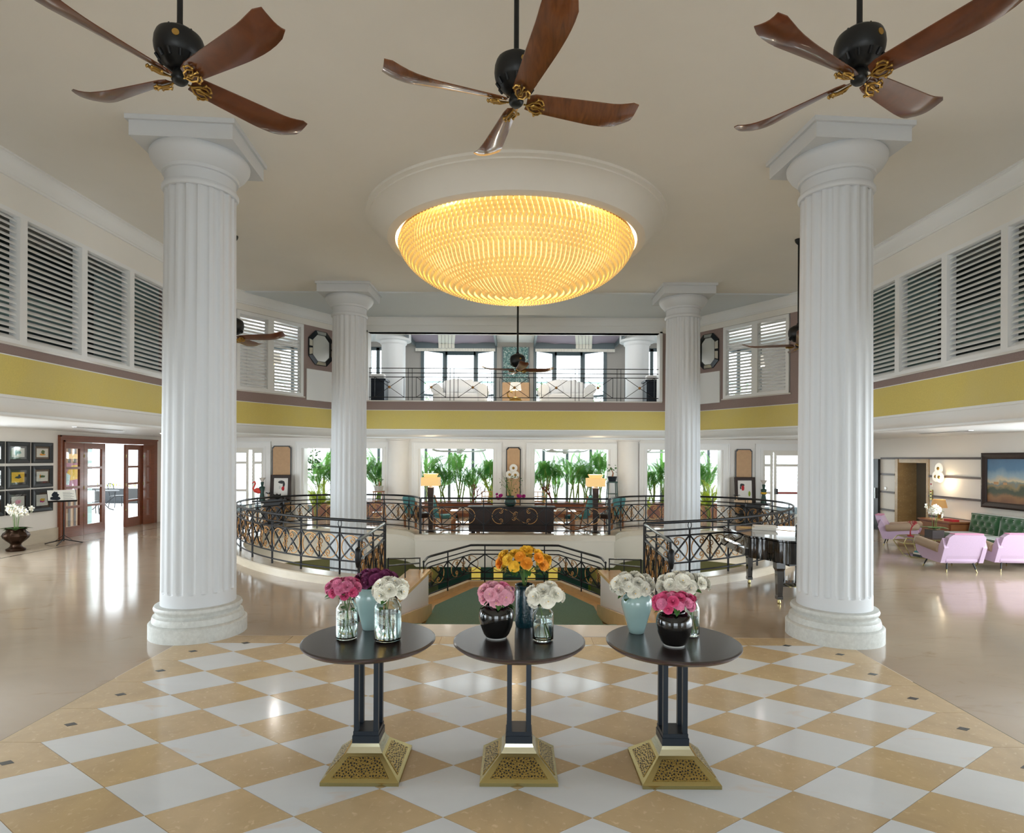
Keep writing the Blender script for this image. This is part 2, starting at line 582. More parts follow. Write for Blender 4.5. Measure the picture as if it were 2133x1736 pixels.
# cornice moulding below the yellow band
m = MB()
m.sweep([(.0, ZYB + .01), (.05, ZYB + .01), (.05, ZYB - .025), (.02, ZYB - .03), (.0, ZYB - .06), (-.03, ZYB - .11), (-.09, ZYB - .16), (-.18, ZYB - .185), (-.18, ZMB + .015), (-.2, ZMB), (-.34, ZMB), (-.34, ZLC + .02)], RING)
struct('trim_2', m, 'trim_white', 30, 'white cove cornice below the yellow band')

def wseg(mb, P, Q, t0, t1, z0, z1, thick=.22, d0=0., mi=0):
    """piece of wall on the line P->Q between t0 and t1 metres; thickness goes outward (left of P->Q), d0 = proud of the face"""
    P, Q = Vector((P[0], P[1], 0)), Vector((Q[0], Q[1], 0))
    e = (Q - P).normalized()
    n = Vector((e.y, -e.x, 0))          # inward
    o = P + e * t0 + n * d0 + Vector((0, 0, z0))
    return mb.frame_box(o, e * (t1 - t0), -n * (thick + d0), (0, 0, z1 - z0), mi)
def wlen(P, Q): return (Vector(Q) - Vector(P)).length
walls = {}
SEG = dict(left=(A_, B_), left_back=(B_, C_), back=(C_, D_), right_back=(D_, E_), right=(E_, F_))
SH = dict(left=(3.36, 4.98), right=(3.36, 4.98), left_back=(3.46, 5.19), right_back=(3.46, 5.19), back=(3.46, 5.22))
def seg_open(k):
    P, Q = SEG[k]
    L = wlen(P, Q)
    if k == 'left': return 6.4 + 5.3, 6.4 + 10.62
    if k == 'right': return 12.85 - 10.75, 12.85 - 5.4
    if k == 'left_back': return .12, .645 * L
    if k == 'right_back': return (1 - .695) * L, (1 - .098) * L
    return 4.55 - 3.79, 4.55 + 3.70
for k, (P, Q) in SEG.items():
    L = wlen(P, Q)
    t0, t1 = seg_open(k)
    z0, z1 = SH[k]
    m = MB()
    wseg(m, P, Q, 0, L, ZYB - .03, z0)
    wseg(m, P, Q, 0, t0, z0, 5.22)
    wseg(m, P, Q, t1, L, z0, 5.22)
    w_ = struct('wall_' + k, m, 'taupe_cloth')
    walls[k] = w_
    m = MB()
    wseg(m, P, Q, 0, L, z1 if k in ('left', 'right') else 5.2, ZC, d0=.012)
    m.build('frieze', 'ceiling_paint', w_)
    m = MB(); wseg(m, P, Q, 0, L, ZYB, ZYT, d0=.02)
    m.build('yellow_band', 'yellow_cloth', w_)
    m = MB(); wseg(m, P, Q, 0, L, ZYT, ZYT + .012, d0=.024)
    m.build('bead', 'trim_white', w_)
    m = MB(); wseg(m, P, Q, t0 - .03, t1 + .03, z0 - .03, z0, d0=.035)
    m.build('window_sill', 'pale_stone', w_)
# trim of the opening of the upper lounge
m = MB()
P, Q = SEG['back']
t0, t1 = seg_open('back')
for a, b, c, d in ((t0 - .04, t0 + .03, 3.46, 5.24), (t1 - .03, t1 + .04, 3.46, 5.24), (t0 - .04, t1 + .04, 5.2, 5.42)):
    wseg(m, P, Q, a, b, c, d, d0=.03, thick=.3)
struct('trim_3', m, 'trim_white', None, 'white frame of the lounge opening')

# ---- louvred shutters: each panel a thing
def shutter(label, P, Q, t0, t1, z0, z1, group, nsl, fw=.06):
    P3, Q3 = Vector((P[0], P[1], 0)), Vector((Q[0], Q[1], 0))
    e = (Q3 - P3).normalized(); n = Vector((e.y, -e.x, 0))
    base = P3 + e * t0 + Vector((0, 0, z0)) - n * .06
    t = thing('louvred_shutter', label, 'shutter', base, math.atan2(e.y, e.x), group)
    W, Hh = t1 - t0, z1 - z0
    m = MB()
    # local: x along wall, -y inward (hall side)
    m.box(0, fw, -.075, .06, 0, Hh); m.box(W - fw, W, -.075, .06, 0, Hh)
    m.box(fw, W - fw, -.075, .06, 0, fw); m.box(fw, W - fw, -.075, .06, Hh - fw, Hh)
    m.build('shutter_frame', 'trim_white', t)
    pitch = (Hh - 2 * fw) / nsl
    sm = MB()
    n_ = 5
    # slat section: thin rounded blade tilted
    prof = []
    wd, th, an = .076, .011, math.radians(48)
    for q in range(8):
        a = 2 * PI * q / 8
        x, y = wd / 2 * math.cos(a), th / 2 * math.sin(a)
        prof.append((x * math.cos(an) - y * math.sin(an), x * math.sin(an) + y * math.cos(an)))
    sm.slab(prof, (fw, 0, 0), (0, 1, 0), (0, 0, 1), (W - 2 * fw, 0, 0))
    me = sm.mesh('slat', 'trim_white', 50)
    for i in range(nsl):
        link('slat', me, t, (0, -.01, fw + pitch * (i + .5)))
    return t
GL, GR = 'louvred shutters of the left gallery', 'louvred shutters of the right gallery'
nm = ['first', 'second', 'third', 'fourth', 'fifth']
ys = [5.35, 6.41, 7.42, 8.47, 9.52, 10.6]
for i in range(1, 5):
    shutter('white louvred shutter above the yellow band, %s from the frame edge on the picture-wall side' % nm[i - 1], A_, B_, 6.4 + ys[i], 6.4 + ys[i + 1], 3.36, 4.98, GL, 21, .055)
ys = [5.45, 6.5, 7.54, 8.6, 9.66, 10.73]
for i in range(1, 5):
    shutter('white louvred shutter above the yellow band, %s from the frame edge on the sofa side' % nm[i - 1], E_, F_, 12.85 - ys[i + 1], 12.85 - ys[i], 3.36, 4.98, GR, 21, .055)
L = wlen(B_, C_)
for i, (a, b) in enumerate(((.045, .335), (.335, .643))):
    shutter('white louvred shutter on the flamingo-side angled wall, %s octagonal mirror' % ('farther from the' if i == 0 else 'next to the'), B_, C_, a * L, b * L, 3.46, 5.19, 'shutters of the angled walls', 21, .075)
    shutter('white louvred shutter on the piano-side angled wall, %s octagonal mirror' % ('farther from the' if i == 0 else 'next to the'), D_, E_, (1 - (.1, .395)[i] - (.295, .297)[i]) * L, (1 - (.1, .395)[i]) * L, 3.46, 5.19, 'shutters of the angled walls', 21, .075)

# ---- blank white wall panels and bevelled mirrors on the angled walls
def wall_frame_point(P, Q, s, z, d=0.):
    P3, Q3 = Vector((P[0], P[1], z)), Vector((Q[0], Q[1], z))
    e = (Q3 - P3).normalized(); n = Vector((e.y, -e.x, 0))
    return P3 + (Q3 - P3) * s + n * d, math.atan2(e.y, e.x)
def white_panel(label, P, Q, s0, s1, z0, z1):
    p, a = wall_frame_point(P, Q, s0, z0, .0)
    W = (s1 - s0) * wlen(P, Q)
    t = thing('wall_panel', label, 'panel', p, a, 'blank white panels under the mirrors')
    m = MB(); m.box(0, W, -.02, -.001, 0, z1 - z0)
    m.build('panel_board', 'trim_white', t)
    m = MB()
    for x0, x1, q0, q1 in ((0, W, 0, .02), (0, W, z1 - z0 - .02, z1 - z0), (0, .02, .02, z1 - z0 - .02), (W - .02, W, .02, z1 - z0 - .02)):
        m.box(x0, x1, -.03, -.02, q0, q1)
    m.build('panel_bead', 'trim_white', t)
white_panel('square blank white panel on the angled wall under the flamingo-side mirror', B_, C_, .672, .955, 3.39, 4.145)
white_panel('narrow blank white panel half hidden by the column on the picture-wall side', A_, B_, (6.4 + 11.6) / 19.25, (6.4 + 12.55) / 19.25, 3.42, 4.3)
white_panel('square blank white panel on the angled wall under the piano-side mirror', D_, E_, .05, 1 - .724, 3.385, 4.155)
white_panel('narrow blank white panel half hidden by the column in front of the piano', E_, F_, .02, .065, 3.39, 4.14)
def wall_mirror(label, P, Q, s0, s1, z0, z1):
    p, a = wall_frame_point(P, Q, (s0 + s1) / 2, z0, 0)
    W, Hh = (s1 - s0) * wlen(P, Q), z1 - z0
    t = thing('octagonal_mirror', label, 'mirror', p, a, 'octagonal mirrors on the angled walls')
    c = W * .27
    def octo(ins, y):
        w2 = W / 2 - ins; k = max(.02, c - ins * .6)
        return [(w2 - k, y, ins), (w2, y, ins + k), (w2, y, Hh - ins - k), (w2 - k, y, Hh - ins), (-w2 + k, y, Hh - ins), (-w2, y, Hh - ins - k), (-w2, y, ins + k), (-w2 + k, y, ins)]
    m = MB()
    o1, o2, o3, o4 = octo(0, -.005), octo(0, -.035), octo(.1, -.06), octo(.1, -.01)
    m.grid([o1, o2, o3, o4], close=True)
    m.build('mirror_frame', 'mirror_frame', t)
    m = MB(); q = octo(.095, -.03)
    m.add(q, [tuple(range(8))]); m.build('mirror_glass', 'mirror', t)
    a2, a3 = octo(.012, -.039), octo(.088, -.0612)
    for i in (1, 3, 5, 7):
        j = (i + 1) % 8
        def lp(u, vv, k): return Vector(u).lerp(Vector(vv), k)
        spans = ((.06, .44), (.56, .94)) if i in (1, 5) else ((.06, .94),)
        for s_, e_ in spans:
            m = MB(); m.add([lp(a2[i], a2[j], s_), lp(a2[i], a2[j], e_), lp(a3[i], a3[j], e_), lp(a3[i], a3[j], s_)], [(0, 1, 2, 3)])
            m.build('mirror_strip', 'mirror', t)
wall_mirror('octagonal mirror in a black frame on the flamingo-side angled wall', B_, C_, .69, .945, 4.265, 5.11)
wall_mirror('octagonal mirror in a black frame on the piano-side angled wall', D_, E_, .05, 1 - .736, 4.25, 5.11)
wall_mirror('octagonal mirror almost hidden by the column in front of the piano', E_, F_, .012, .06, 4.2, 5.0)

# ---- galleries behind the side shutters
for sx, nme in ((-1, 'left'), (1, 'right')):
    m = MB()
    m.box(sx * 8.3, sx * 8.45, -6.4, 11.9, 3.3, 5.7)
    g = struct('wall_gallery_' + nme, m, 'corridor')
    m = MB(); m.box(sx * 6.3, sx * 8.3, 11.8, 11.9, 3.3, 5.7); m.build('end_wall', 'corridor_pale', g)
    for y0, y1, z0, z1, mm in ((8.2, 8.9, 4.0, 4.9, 'corridor_pale'), (9.4, 11.2, 4.15, 4.75, 'corridor_pale'), (6.5, 7.6, 3.7, 5.2, 'corridor_dark')):
        m = MB(); m.box(sx * 8.24, sx * 8.3, y0, y1, z0, z1); m.build('corridor_panel', mm, g)  # pale panels imitate lit windows by their colour
# ---- lobby ceiling / gallery floor slab
mezz = [(-6.42, -6.4), (-6.42, 12.98), (-4.72, 15.62), (4.72, 15.62), (6.47, 12.98), (6.47, -6.4)]
m = MB()
outer = [(-11.3, -6.5), (-11.3, 18.9), (11.3, 18.9), (11.3, -6.5)]
poly = [(-11.3, -6.5), (-11.3, 18.9), (11.3, 18.9), (11.3, -6.5)] + list(reversed(mezz))
m.add([(x, y, ZLC) for x, y in poly], [])
holed(m, outer, [[(x, y) for x, y in mezz[1:5]] + [(6.47, -6.45), (-6.42, -6.45)]], ZLC)
lobc = struct('ceiling_lobby', m, 'trim_white')
m = MB()
holed(m, outer, [[(x, y) for x, y in mezz[1:5]] + [(6.47, -6.45), (-6.42, -6.45)]], 3.3)
m.build('gallery_floor', 'grey_cloth_wall', lobc)
# lobby ceiling: air slots
for (x, y, L_, a) in ((-9.0, 13.0, 1.5, 90), (9.0, 12.6, 1.5, 90), (-7.0, 15.6, 1.3, 10), (7.0, 15.6, 1.2, -10)):
    t = thing('air_slot', 'slim dark air slot in the lobby ceiling above the %s' % ('orchid pot' if x < -8 else 'pink armchairs' if x > 8 else 'flamingo console' if x < 0 else 'bird-picture console'), 'air vent', (x, y, ZLC), math.radians(a))
    m = MB(); m.box(-L_ / 2, L_ / 2, -.05, .05, -.012, -.001); m.build('slot_frame', 'trim_white', t)
    for q in (-.02, .02):
        m = MB(); m.box(-L_ / 2 + .03, L_ / 2 - .03, q - .013, q + .013, -.016, -.011); m.build('slot', 'matte_black', t)

# ================================================================== FLOOR
HX, HZ, X0, Y0 = .4155, .2826, .024, 3.622
LOBE = [(1.98, 9.18), (2.95, 9.63), (3.8, 10.15), (4.67, 10.92), (5.45, 11.9), (6.02, 13.0), (6.17, 14.05), (5.82, 15.15), (4.85, 15.87), (3.9, 16.0), (3.1, 15.8), (2.58, 15.3), (2.33, 14.72)]
lobeR = [(p.x, p.y) for p in catmull([Vector((x, y, 0)) for x, y in LOBE], 5)]
lobeL = [(-x, y) for x, y in lobeR]
def offset(path, d):
    out = []
    P = [Vector(p) for p in path]
    for i in range(len(P)):
        t = (P[min(i + 1, len(P) - 1)] - P[max(i - 1, 0)]).normalized()
        out.append((P[i].x + t.y * d, P[i].y - t.x * d))
    return out
inR = offset(lobeR, -.14)      # inward of the opening
inL = [(-x, y) for x, y in inR]
hole = [(-2.0, 7.18), (-2.0, 9.3)] + inL[1:] + list(reversed(inR[1:])) + [(2.0, 9.3), (2.0, 7.18)]
rect = [(-3.6, 1.6), (3.6, 1.6), (3.6, 6.725), (-3.6, 6.725)]
m = MB()
holed(m, [(-11.3, -6.5), (11.3, -6.5), (11.3, 24), (-11.3, 24)], [hole, rect], 0.)
floor = struct('floor', m, 'floor_marble')
m = MB(); m.box(-3.6, 3.6, 1.6, 6.725, -.05, -.004); m.build('tile_bed', 'floor_bed', floor)
m = MB(); m.box(-1.45, 1.5, 6.73, 7.2, -.2, .003); m.build('threshold_slab', 'pale_stone', floor)
# checker tiles, each a piece
g = .0025
def dia(k=1.): return [(HX * k - g, 0), (0, HZ * k - g), (-HX * k + g, 0), (0, -HZ * k + g)]
dm = {}
for nme, poly in dict(full=dia(), top=[(HX - g, -g), (-HX + g, -g), (0, -HZ + g)], bl=[(-.3 + g, HZ - g), (-.3 + g, -HZ + g), (0, -HZ + g), (HX - g, 0), (0, HZ - g)],
                      br=[(.25 - g, -HZ + g), (.25 - g, HZ - g), (0, HZ - g), (-HX + g, 0), (0, -HZ + g)], strip=[(-HX + g, g), (HX - g, g), (HX - g, .27), (-HX + g, .27)], insert=dia(.13)).items():
    for c in (0, 1, 2):
        q = MB(); q.prism(poly, -.02, 0.0)
        dm[nme, c] = q.mesh('floor_tile', ('floor_tan', 'floor_white', 'black_stone')[c])
for i in range(-8, 9):
    for j in range(-7, 11):
        if (i + j) % 2 == 0: continue
        x, y = X0 + i * HX, Y0 + j * HZ
        c = i % 2
        if j == 10: kind = 'top'
        elif i == -8: kind = 'bl'
        elif i == 8: kind = 'br'
        else: kind = 'full'
        link('floor_tile', dm[kind, c], floor, (x, y, 0))
        if j == 10:
            link('border_slab', dm['strip', 0], floor, (x, y, 0))
        if kind in ('top', 'bl', 'br'):
            link('black_insert', dm['insert', 2], floor, (x, y, .0012))
# thin dark inlay lines in the lobby floor
for sx, x_ in ((-1, -10.0),):
    m = MB(); m.box(x_ - .02, x_ + .02, 6, 18.4, -.01, .0015); m.build('inlay_line', 'black_stone', floor)

# stone curb around the opening
m = MB()
prof = [(-.16, .0), (-.16, .125), (-.14, .14), (.16, .14), (.18, .125), (.18, -.0)]
back = [(-2.33, 14.72), (2.33, 14.72)]
full = [(-x, y) for x, y in lobeR] + list(reversed(lobeR))
m.sweep([(-d, z) for d, z in prof], full, 1)
curb = struct('trim_4', m, 'curb_stone', 35, 'pale marble curb around the stair opening')
# rounded cream fascia below the curb
m = MB()
m.sweep([(.16, .005), (.15, -.02), (.13, -.05), (.13, -.62), (.10, -.66), (-.3, -.67), (-3, -.67)], full, 1)
struct('trim_5', m, 'fascia_cream', 40, 'cream fascia of the floor edge above the lower level')

# ---- stairwell
st = MB()
nst = 6
for i in range(nst):
    y0 = 7.2 + .42 * i
    st.box(-1.72, 1.72, y0, y0 + .44, -3.0, -.12 * (i + 1))
stair = struct('floor_stairs', st, 'coping_marble')
for i in range(nst):
    y0 = 7.2 + .42 * i
    m = MB(); m.box(-1.3, 1.3, y0 + (.01 if i else -.02), y0 + .43, -.12 * (i + 1), -.12 * (i + 1) + .012)
    m.build('carpet_strip', 'carpet_green', stair)
Lz = -.8
landing = [(-1.72, 9.6), (1.72, 9.6), (1.72, 11.45), (.98, 13.15), (-.98, 13.15), (-1.72, 11.45)]
m = MB(); m.prism(landing, Lz - .3, Lz); m.build('landing_slab', 'coping_marble', stair)
m = MB(); m.prism([(-1.5, 9.9), (1.5, 9.9), (1.5, 11.35), (.86, 12.95), (-.86, 12.95), (-1.5, 11.35)], Lz, Lz + .012); m.build('landing_carpet', 'carpet_green', stair)
m = MB(); m.sweep([(0, Lz), (0, Lz + .1), (.12, Lz + .1), (.12, Lz - .35), (0, Lz - .35)], [(-1.72, 10.9), (-1.72, 11.45), (-.98, 13.15), (.98, 13.15), (1.72, 11.45), (1.72, 10.9)], -1)
m.build('landing_kerb', 'coping_marble', stair)
for sx in (-1, 1):
    m = MB()
    m.prism([(sx * 1.72, 7.2), (sx * 2.02, 7.2), (sx * 1.86, 10.75), (sx * 1.54, 10.75)], -3.0, -.05)
    w_ = m.build('stair_wall', 'stair_paint', stair)
    m = MB()
    m.prism([(sx * 1.68, 7.2), (sx * 2.06, 7.2), (sx * 1.89, 10.78), (sx * 1.5, 10.78)], -.05, .0); m.build('stair_coping', 'coping_marble', stair)
    m = MB()
    m.add([(sx * 1.70, 7.2, -.02), (sx * 1.52, 10.76, -.62), (sx * 1.52, 10.76, -.86), (sx * 1.70, 7.2, -.3),
           (sx * 1.66, 7.2, -.02), (sx * 1.48, 10.76, -.62), (sx * 1.48, 10.76, -.86), (sx * 1.66, 7.2, -.3)],
          [(0, 1, 2, 3), (7, 6, 5, 4), (0, 4, 5, 1), (2, 6, 7, 3), (1, 5, 6, 2), (0, 3, 7, 4)])
    m.build('stair_skirting', 'coping_marble', stair)
# lower level
m = MB(); m.box(-8.5, 8.5, 7, 24, -3.5, -3.3)
lowf = struct('floor_lower', m, 'lower_green')
m = MB()
m.box(-8.5, 8.5, 22.8, 23, -3.3, -.68)
m.box(-8.6, -8.5, 7, 23, -3.3, -.68); m.box(8.5, 8.6, 7, 23, -3.3, -.68)
loww = struct('wall_lower', m, 'lower_green')
for sx in (-1, 1):
    path = [(sx * 2.6, 20.5), (sx * 2.9, 18.6), (sx * 3.8, 17.6), (sx * 5.2, 17.2), (sx * 6.8, 16.2), (sx * 7.6, 14.2), (sx * 7.4, 11.8)]
    pp = [(p.x, p.y) for p in catmull([Vector((x, y, 0)) for x, y in path], 6)]
    m = MB(); m.sweep([(0, -3.3), (0, -.66)], pp, 1)
    m.build('olive_screen', 'olive_gloss', loww, 60)
    for q in range(4):
        m = MB(); x = sx * (.62 + q * .42); m.box(x - .17, x + .17, 22.7, 22.79, -2.6, -1.75); m.build('lit_niche', 'yellow_glow' if q in (0, 2) else 'lower_green', loww)

for sx in (-1, 1):  # unseen lamps added to brighten the lower level
    l = bpy.data.lights.new('lower_fill', 'POINT'); l.energy = 16; l.color = (1, .9, .72); l.shadow_soft_size = .2
    m = MB(); m.lathe([(0, -.7), (.12, -.7), (.12, -.74), (0, -.74)], 16, (sx * 5.2, 16.4, 0)); m.build('lower_fill_disc', 'white_gloss', loww); link('lower_fill', l, loww, (sx * 5.2, 15.0, -1.3))
# ================================================================== COLUMNS
def column_parts(t, r0, r1, zbot, zshaft, ab, abd, base):
    if base:
        m = MB()
        m.lathe([(0, 0), (.505, 0), (.505, .15), (.49, .165), (.47, .17), (.47, .2), (.46, .235), (.435, .25), (.425, .26), (.43, .28), (.45, .30), (.455, .32), (.445, .345), (.42, .355), (0, .355)], 64)
        m.build('column_base', 'base_stone', t, 40)
    nf, sub = 20, 8
    n = nf * sub
    zt = 4.98
    fs = zshaft + .14 if base else zbot
    zs = [zshaft if base else zbot, fs - .001] + [fs + .045 * k / 4 for k in range(5)] + [fs + (zt - fs) * k / 10 for k in range(1, 11)]
    rows = []
    for z in zs:
        r = r0 + (r1 - r0) * max(0, (z - zshaft)) / (zt - zshaft)
        k = 0 if z < fs else min(1., math.sqrt(max(0, 1 - (1 - min(1, (z - fs) / .045)) ** 2)))
        row = []
        for i in range(n):
            ph = (i % sub) / sub
            a = 2 * PI * i / n
            if .36 < ph < 1.0:
                q = (ph - .6875) / .32
                wk = k if base else 1
                dpt = .020 * math.sqrt(max(0, 1 - (q / max(.05, wk)) ** 2)) if abs(q) < wk else 0
                if wk <= .02: dpt = 0
            else: dpt = 0
            row.append(((r - dpt) * math.cos(a), (r - dpt) * math.sin(a), z))
        rows.append(row)
    m = MB(); m.grid(rows, close=True)
    m.build('column_shaft', 'column_paint', t, 35)
    m = MB()
    k = r1
    m.lathe([(k - .01, 4.96), (k + .015, 4.965), (k + .03, 4.985), (k + .03, 5.005), (k + .015, 5.03), (k, 5.035), (k, 5.15), (k + .025, 5.155), (k + .03, 5.175), (k + .03, 5.19),
             (k + .06, 5.21), (k + .11, 5.26), (k + .145, 5.32), (k + .15, 5.36), (k + .13, 5.395), (0, 5.395)], 64)
    m.build('column_capital', 'column_paint', t, 40)
    m = MB(); m.box(-ab, ab, -abd, abd, 5.39, 5.55); m.box(-ab - .03, ab + .03, -abd - .03, abd + .03, 5.55, 5.602)
    m.build('column_abacus', 'column_paint', t)
for x, y, lab in ((-3.60, 6.85, 'large white fluted column on a stone base in front of the wooden folding doors'), (3.63, 6.82, 'large white fluted column on a stone base in front of the grand piano')):
    t = thing('fluted_column', lab, 'column', (x, y, 0), .08, 'white fluted columns')
    column_parts(t, .388, .366, 0, .35, .53, .49, True)
for x, lab in ((-3.54, 'white fluted column standing inside the iron railing nearer the flamingo'), (3.56, 'white fluted column standing inside the iron railing nearer the piano')):
    t = thing('fluted_column', lab, 'column', (x, 12.78, 0), 0., 'white fluted columns')
    column_parts(t, .378, .350, -3.3, 0, .53, .53, False)

# ================================================================== RAILINGS
def scroll_lines(L, Hh):
    out = []
    Rr = .44 * Hh
    def spiral(cx, cy, r0, a0, turns, sgn, n=14):
        return [(cx + r0 * (1 - .75 * k / n) * math.cos(a0 + sgn * 2 * PI * turns * k / n), cy + r0 * (1 - .75 * k / n) * math.sin(a0 + sgn * 2 * PI * turns * k / n)) for k in range(n + 1)]
    for half in (0, 1):
        cx = L * .26 if half == 0 else L * .74
        sg = 1 if half == 0 else -1
        cy = Hh / 2
        arc = [(cx + sg * Rr * math.cos(math.radians(a)), cy + Rr * math.sin(math.radians(a))) for a in range(62, 300, 17)]
        out.append(arc)
        out.append(spiral(cx + sg * .12 * Rr, cy + .58 * Rr, .30 * Rr, PI / 2 if sg > 0 else PI / 2, 1.3, -sg))
        out.append(spiral(cx + sg * .12 * Rr, cy - .58 * Rr, .30 * Rr, -PI / 2, 1.3, sg))
        out.append([(cx + sg * (.45 * Rr + k / 8 * (L * .24 - .2 * Rr)), cy + (.88 if half == 0 else -.88) * Rr * math.cos(k / 8 * PI * .55)) for k in range(9)])
    out.append(spiral(L * .5 - .16 * Rr, Hh * .5 - .30 * Rr, .30 * Rr, .6, 1.3, -1))
    out.append(spiral(L * .5 + .16 * Rr, Hh * .5 + .30 * Rr, .30 * Rr, PI + .6, 1.3, -1))
    return out
def railing(label, path, zb, nb, nx=2, top=.87, group='wrought iron railings', rings=2, tmat='iron', slope=0., pr=.018):
    """posts, rails, crossed bars and scrolls along a level path; zb = height of what it stands on"""
    ar = Arc([Vector((x, y, 0)) for x, y in path])
    o0 = ar(0)
    t = thing('iron_railing', label, 'railing', (o0.x, o0.y, zb), 0., group)
    def W(s, z):
        p = ar(s)
        return (p.x - o0.x, p.y - o0.y, z * top / .87 + slope * s)
    n = max(2, int(ar.L / .16))
    for z, r, nme, mm in ((.87, .023, 'top_rail', tmat), (.75, .0135, 'rail', 'iron'), (.655, .0135, 'rail', 'iron'), (.223, .0135, 'rail', 'iron'), (.084, .0135, 'rail', 'iron')):
        m = MB(); m.tube([W(ar.L * k / n, z) for k in range(n + 1)], r, 6); m.build(nme, mm, t, 60)
    bl = ar.L / nb
    for i in range(nb + 1):
        s = i * bl
        m = MB()
        if rings and i % rings == 1:
            m.tube([W(s, .0), W(s, .755)], pr, 4)
            p = Vector(W(s, .808)); d = (Vector(W(min(ar.L, s + .05), .8)) - Vector(W(max(0, s - .05), .8))).normalized()
            m.tube([p + d * .036 * math.cos(a * PI / 6) + Vector((0, 0, .052 * math.sin(a * PI / 6))) for a in range(12)], .007, 5, True)
        else:
            m.tube([W(s, .0), W(s, .87)], pr, 4)
        m.build('post', 'iron', t)
    for i in range(nb):
        a = i * bl
        for q in range(nx):
            s0, s1 = a + bl * q / nx, a + bl * (q + 1) / nx
            for z0, z1 in ((.223, .655), (.655, .223)):
                m = MB(); m.tube([W(s0, z0), W((s0 + s1) / 2, (z0 + z1) / 2), W(s1, z1)], .0135, 4); m.build('cross_bar', 'iron', t)
            if q:
                m = MB(); m.tube([W(s0, .223), W(s0, .655)], .0135, 4); m.build('mid_bar', 'iron', t)
        m = MB()
        for l in scroll_lines(bl, .432):
            m.tube([W(a + x, .223 + y) for x, y in l], .0095, 4)
        m.build('scroll', 'bronze_scroll', t, 60)
    return t
zr = .14
railing('iron railing with bronze scrolls sweeping round on the flamingo side', [(x, y) for x, y in reversed(lobeL)], zr, 14)
railing('iron railing with bronze scrolls sweeping round on the piano side', [(x, y) for x, y in lobeR], zr, 14)
railing('straight iron railing with bronze scrolls in front of the dark sideboard', [(-2.3, 14.72), (2.3, 14.72)], zr, 3, 3, rings=0)
for sx, nme in ((-1, 'flamingo'), (1, 'piano')):
    t = railing('short iron railing with bright top rail at the stair head, %s side' % nme, [(sx * 1.98, 9.1), (sx * 1.88, 7.25)], 0.0, 2, 2, top=1.0, tmat='steel_rail', rings=2)
    m = MB(); m.lathe([(0, -.17), (.02, -.16), (.036, -.08), (.04, 0), (.034, .06), (.0, .09)], 14, (0, 0, 0))
    o = m.build('volute_knob', 'iron', t, 60); o.location = (sx * -.10, -1.9, .84)
    # sloping hand rail along the stair coping
    t = thing('stair_handrail', 'low iron handrail sloping down along the stair coping, %s side' % nme, 'handrail', (sx * 1.95, 9.26, 0), 0., 'stair handrails')
    for z0, z1 in ((.44, .21), (.33, .12)):
        m = MB(); m.tube([(0, 0, z0), (-sx * .26, 1.45, z1)], .014, 6); m.build('rail', 'iron', t, 60)
    for k in (0, .5, 1):
        m = MB(); m.tube([(-sx * .26 * k, 1.45 * k, 0), (-sx * .26 * k, 1.45 * k, .44 - .23 * k)], .012, 4); m.build('post', 'iron', t)
railing('iron railing with bronze scrolls bowed round the stair landing', [(-1.66, 10.95), (-1.66, 11.5), (-.95, 13.09), (.95, 13.09), (1.66, 11.5), (1.66, 10.95)], Lz + .1, 5, 2, top=.8, rings=1)

# ================================================================== OUTER WALLS AND ROOMS BEYOND
YB = 18.5
def wallbox(name, boxes, mm, label=None):
    m = MB()
    for b in boxes: m.box(*b)
    return struct(name, m, mm, None, label)
OPEN = [(-9.95, -7.72), (-6.56, -4.05), (-2.976, -.62), (.546, 2.93), (4.02, 6.4), (7.6, 9.95)]
bx = []
xs = -11.2
for a, b in OPEN:
    bx.append((xs, a, YB, YB + .3, 0, ZLC)); bx.append((a, b, YB, YB + .3, 2.28, ZLC)); xs = b
bx.append((xs, 11.2, YB, YB + .3, 0, ZLC))
wb = wallbox('wall_garden_side', bx, 'plaster')
# casings round the openings
for a, b in OPEN:
    m = MB()
    for x0, x1, z0, z1 in ((a - .2, a, 0, 2.48), (b, b + .2, 0, 2.48), (a, b, 2.28, 2.48)):
        m.box(x0, x1, YB - .04, YB, z0, z1)
    for x0, x1, z0, z1 in ((a - .2, a - .16, 0, 2.48), (b + .16, b + .2, 0, 2.48), (a - .16, b + .16, 2.44, 2.48), (a - .05, a, 0, 2.33), (b, b + .05, 0, 2.33), (a, b, 2.28, 2.33)):
        m.box(x0, x1, YB - .06, YB - .04, z0, z1)
    m.build('casing', 'trim_white', wb)
    m = MB(); m.box(a, a + .06, YB, YB + .32, 0, 2.28); m.box(b - .06, b, YB, YB + .32, 0, 2.28); m.build('reveal', 'trim_white', wb)
for x in (-3.6, 3.48):
    m = MB(); m.lathe([(.33, 0), (.33, 2.52), (.37, 2.53), (.37, 2.6)], 32, (x, YB + .05, 0)); m.build('round_pilaster', 'plaster', wb, 40)
m = MB()
for a, b in zip([-11.2] + [q[1] for q in OPEN], [q[0] for q in OPEN] + [11.2]):
    m.box(a + .2, b - .2, YB - .03, YB, 0, .16)
struct('baseboard_back', m, 'pale_stone')
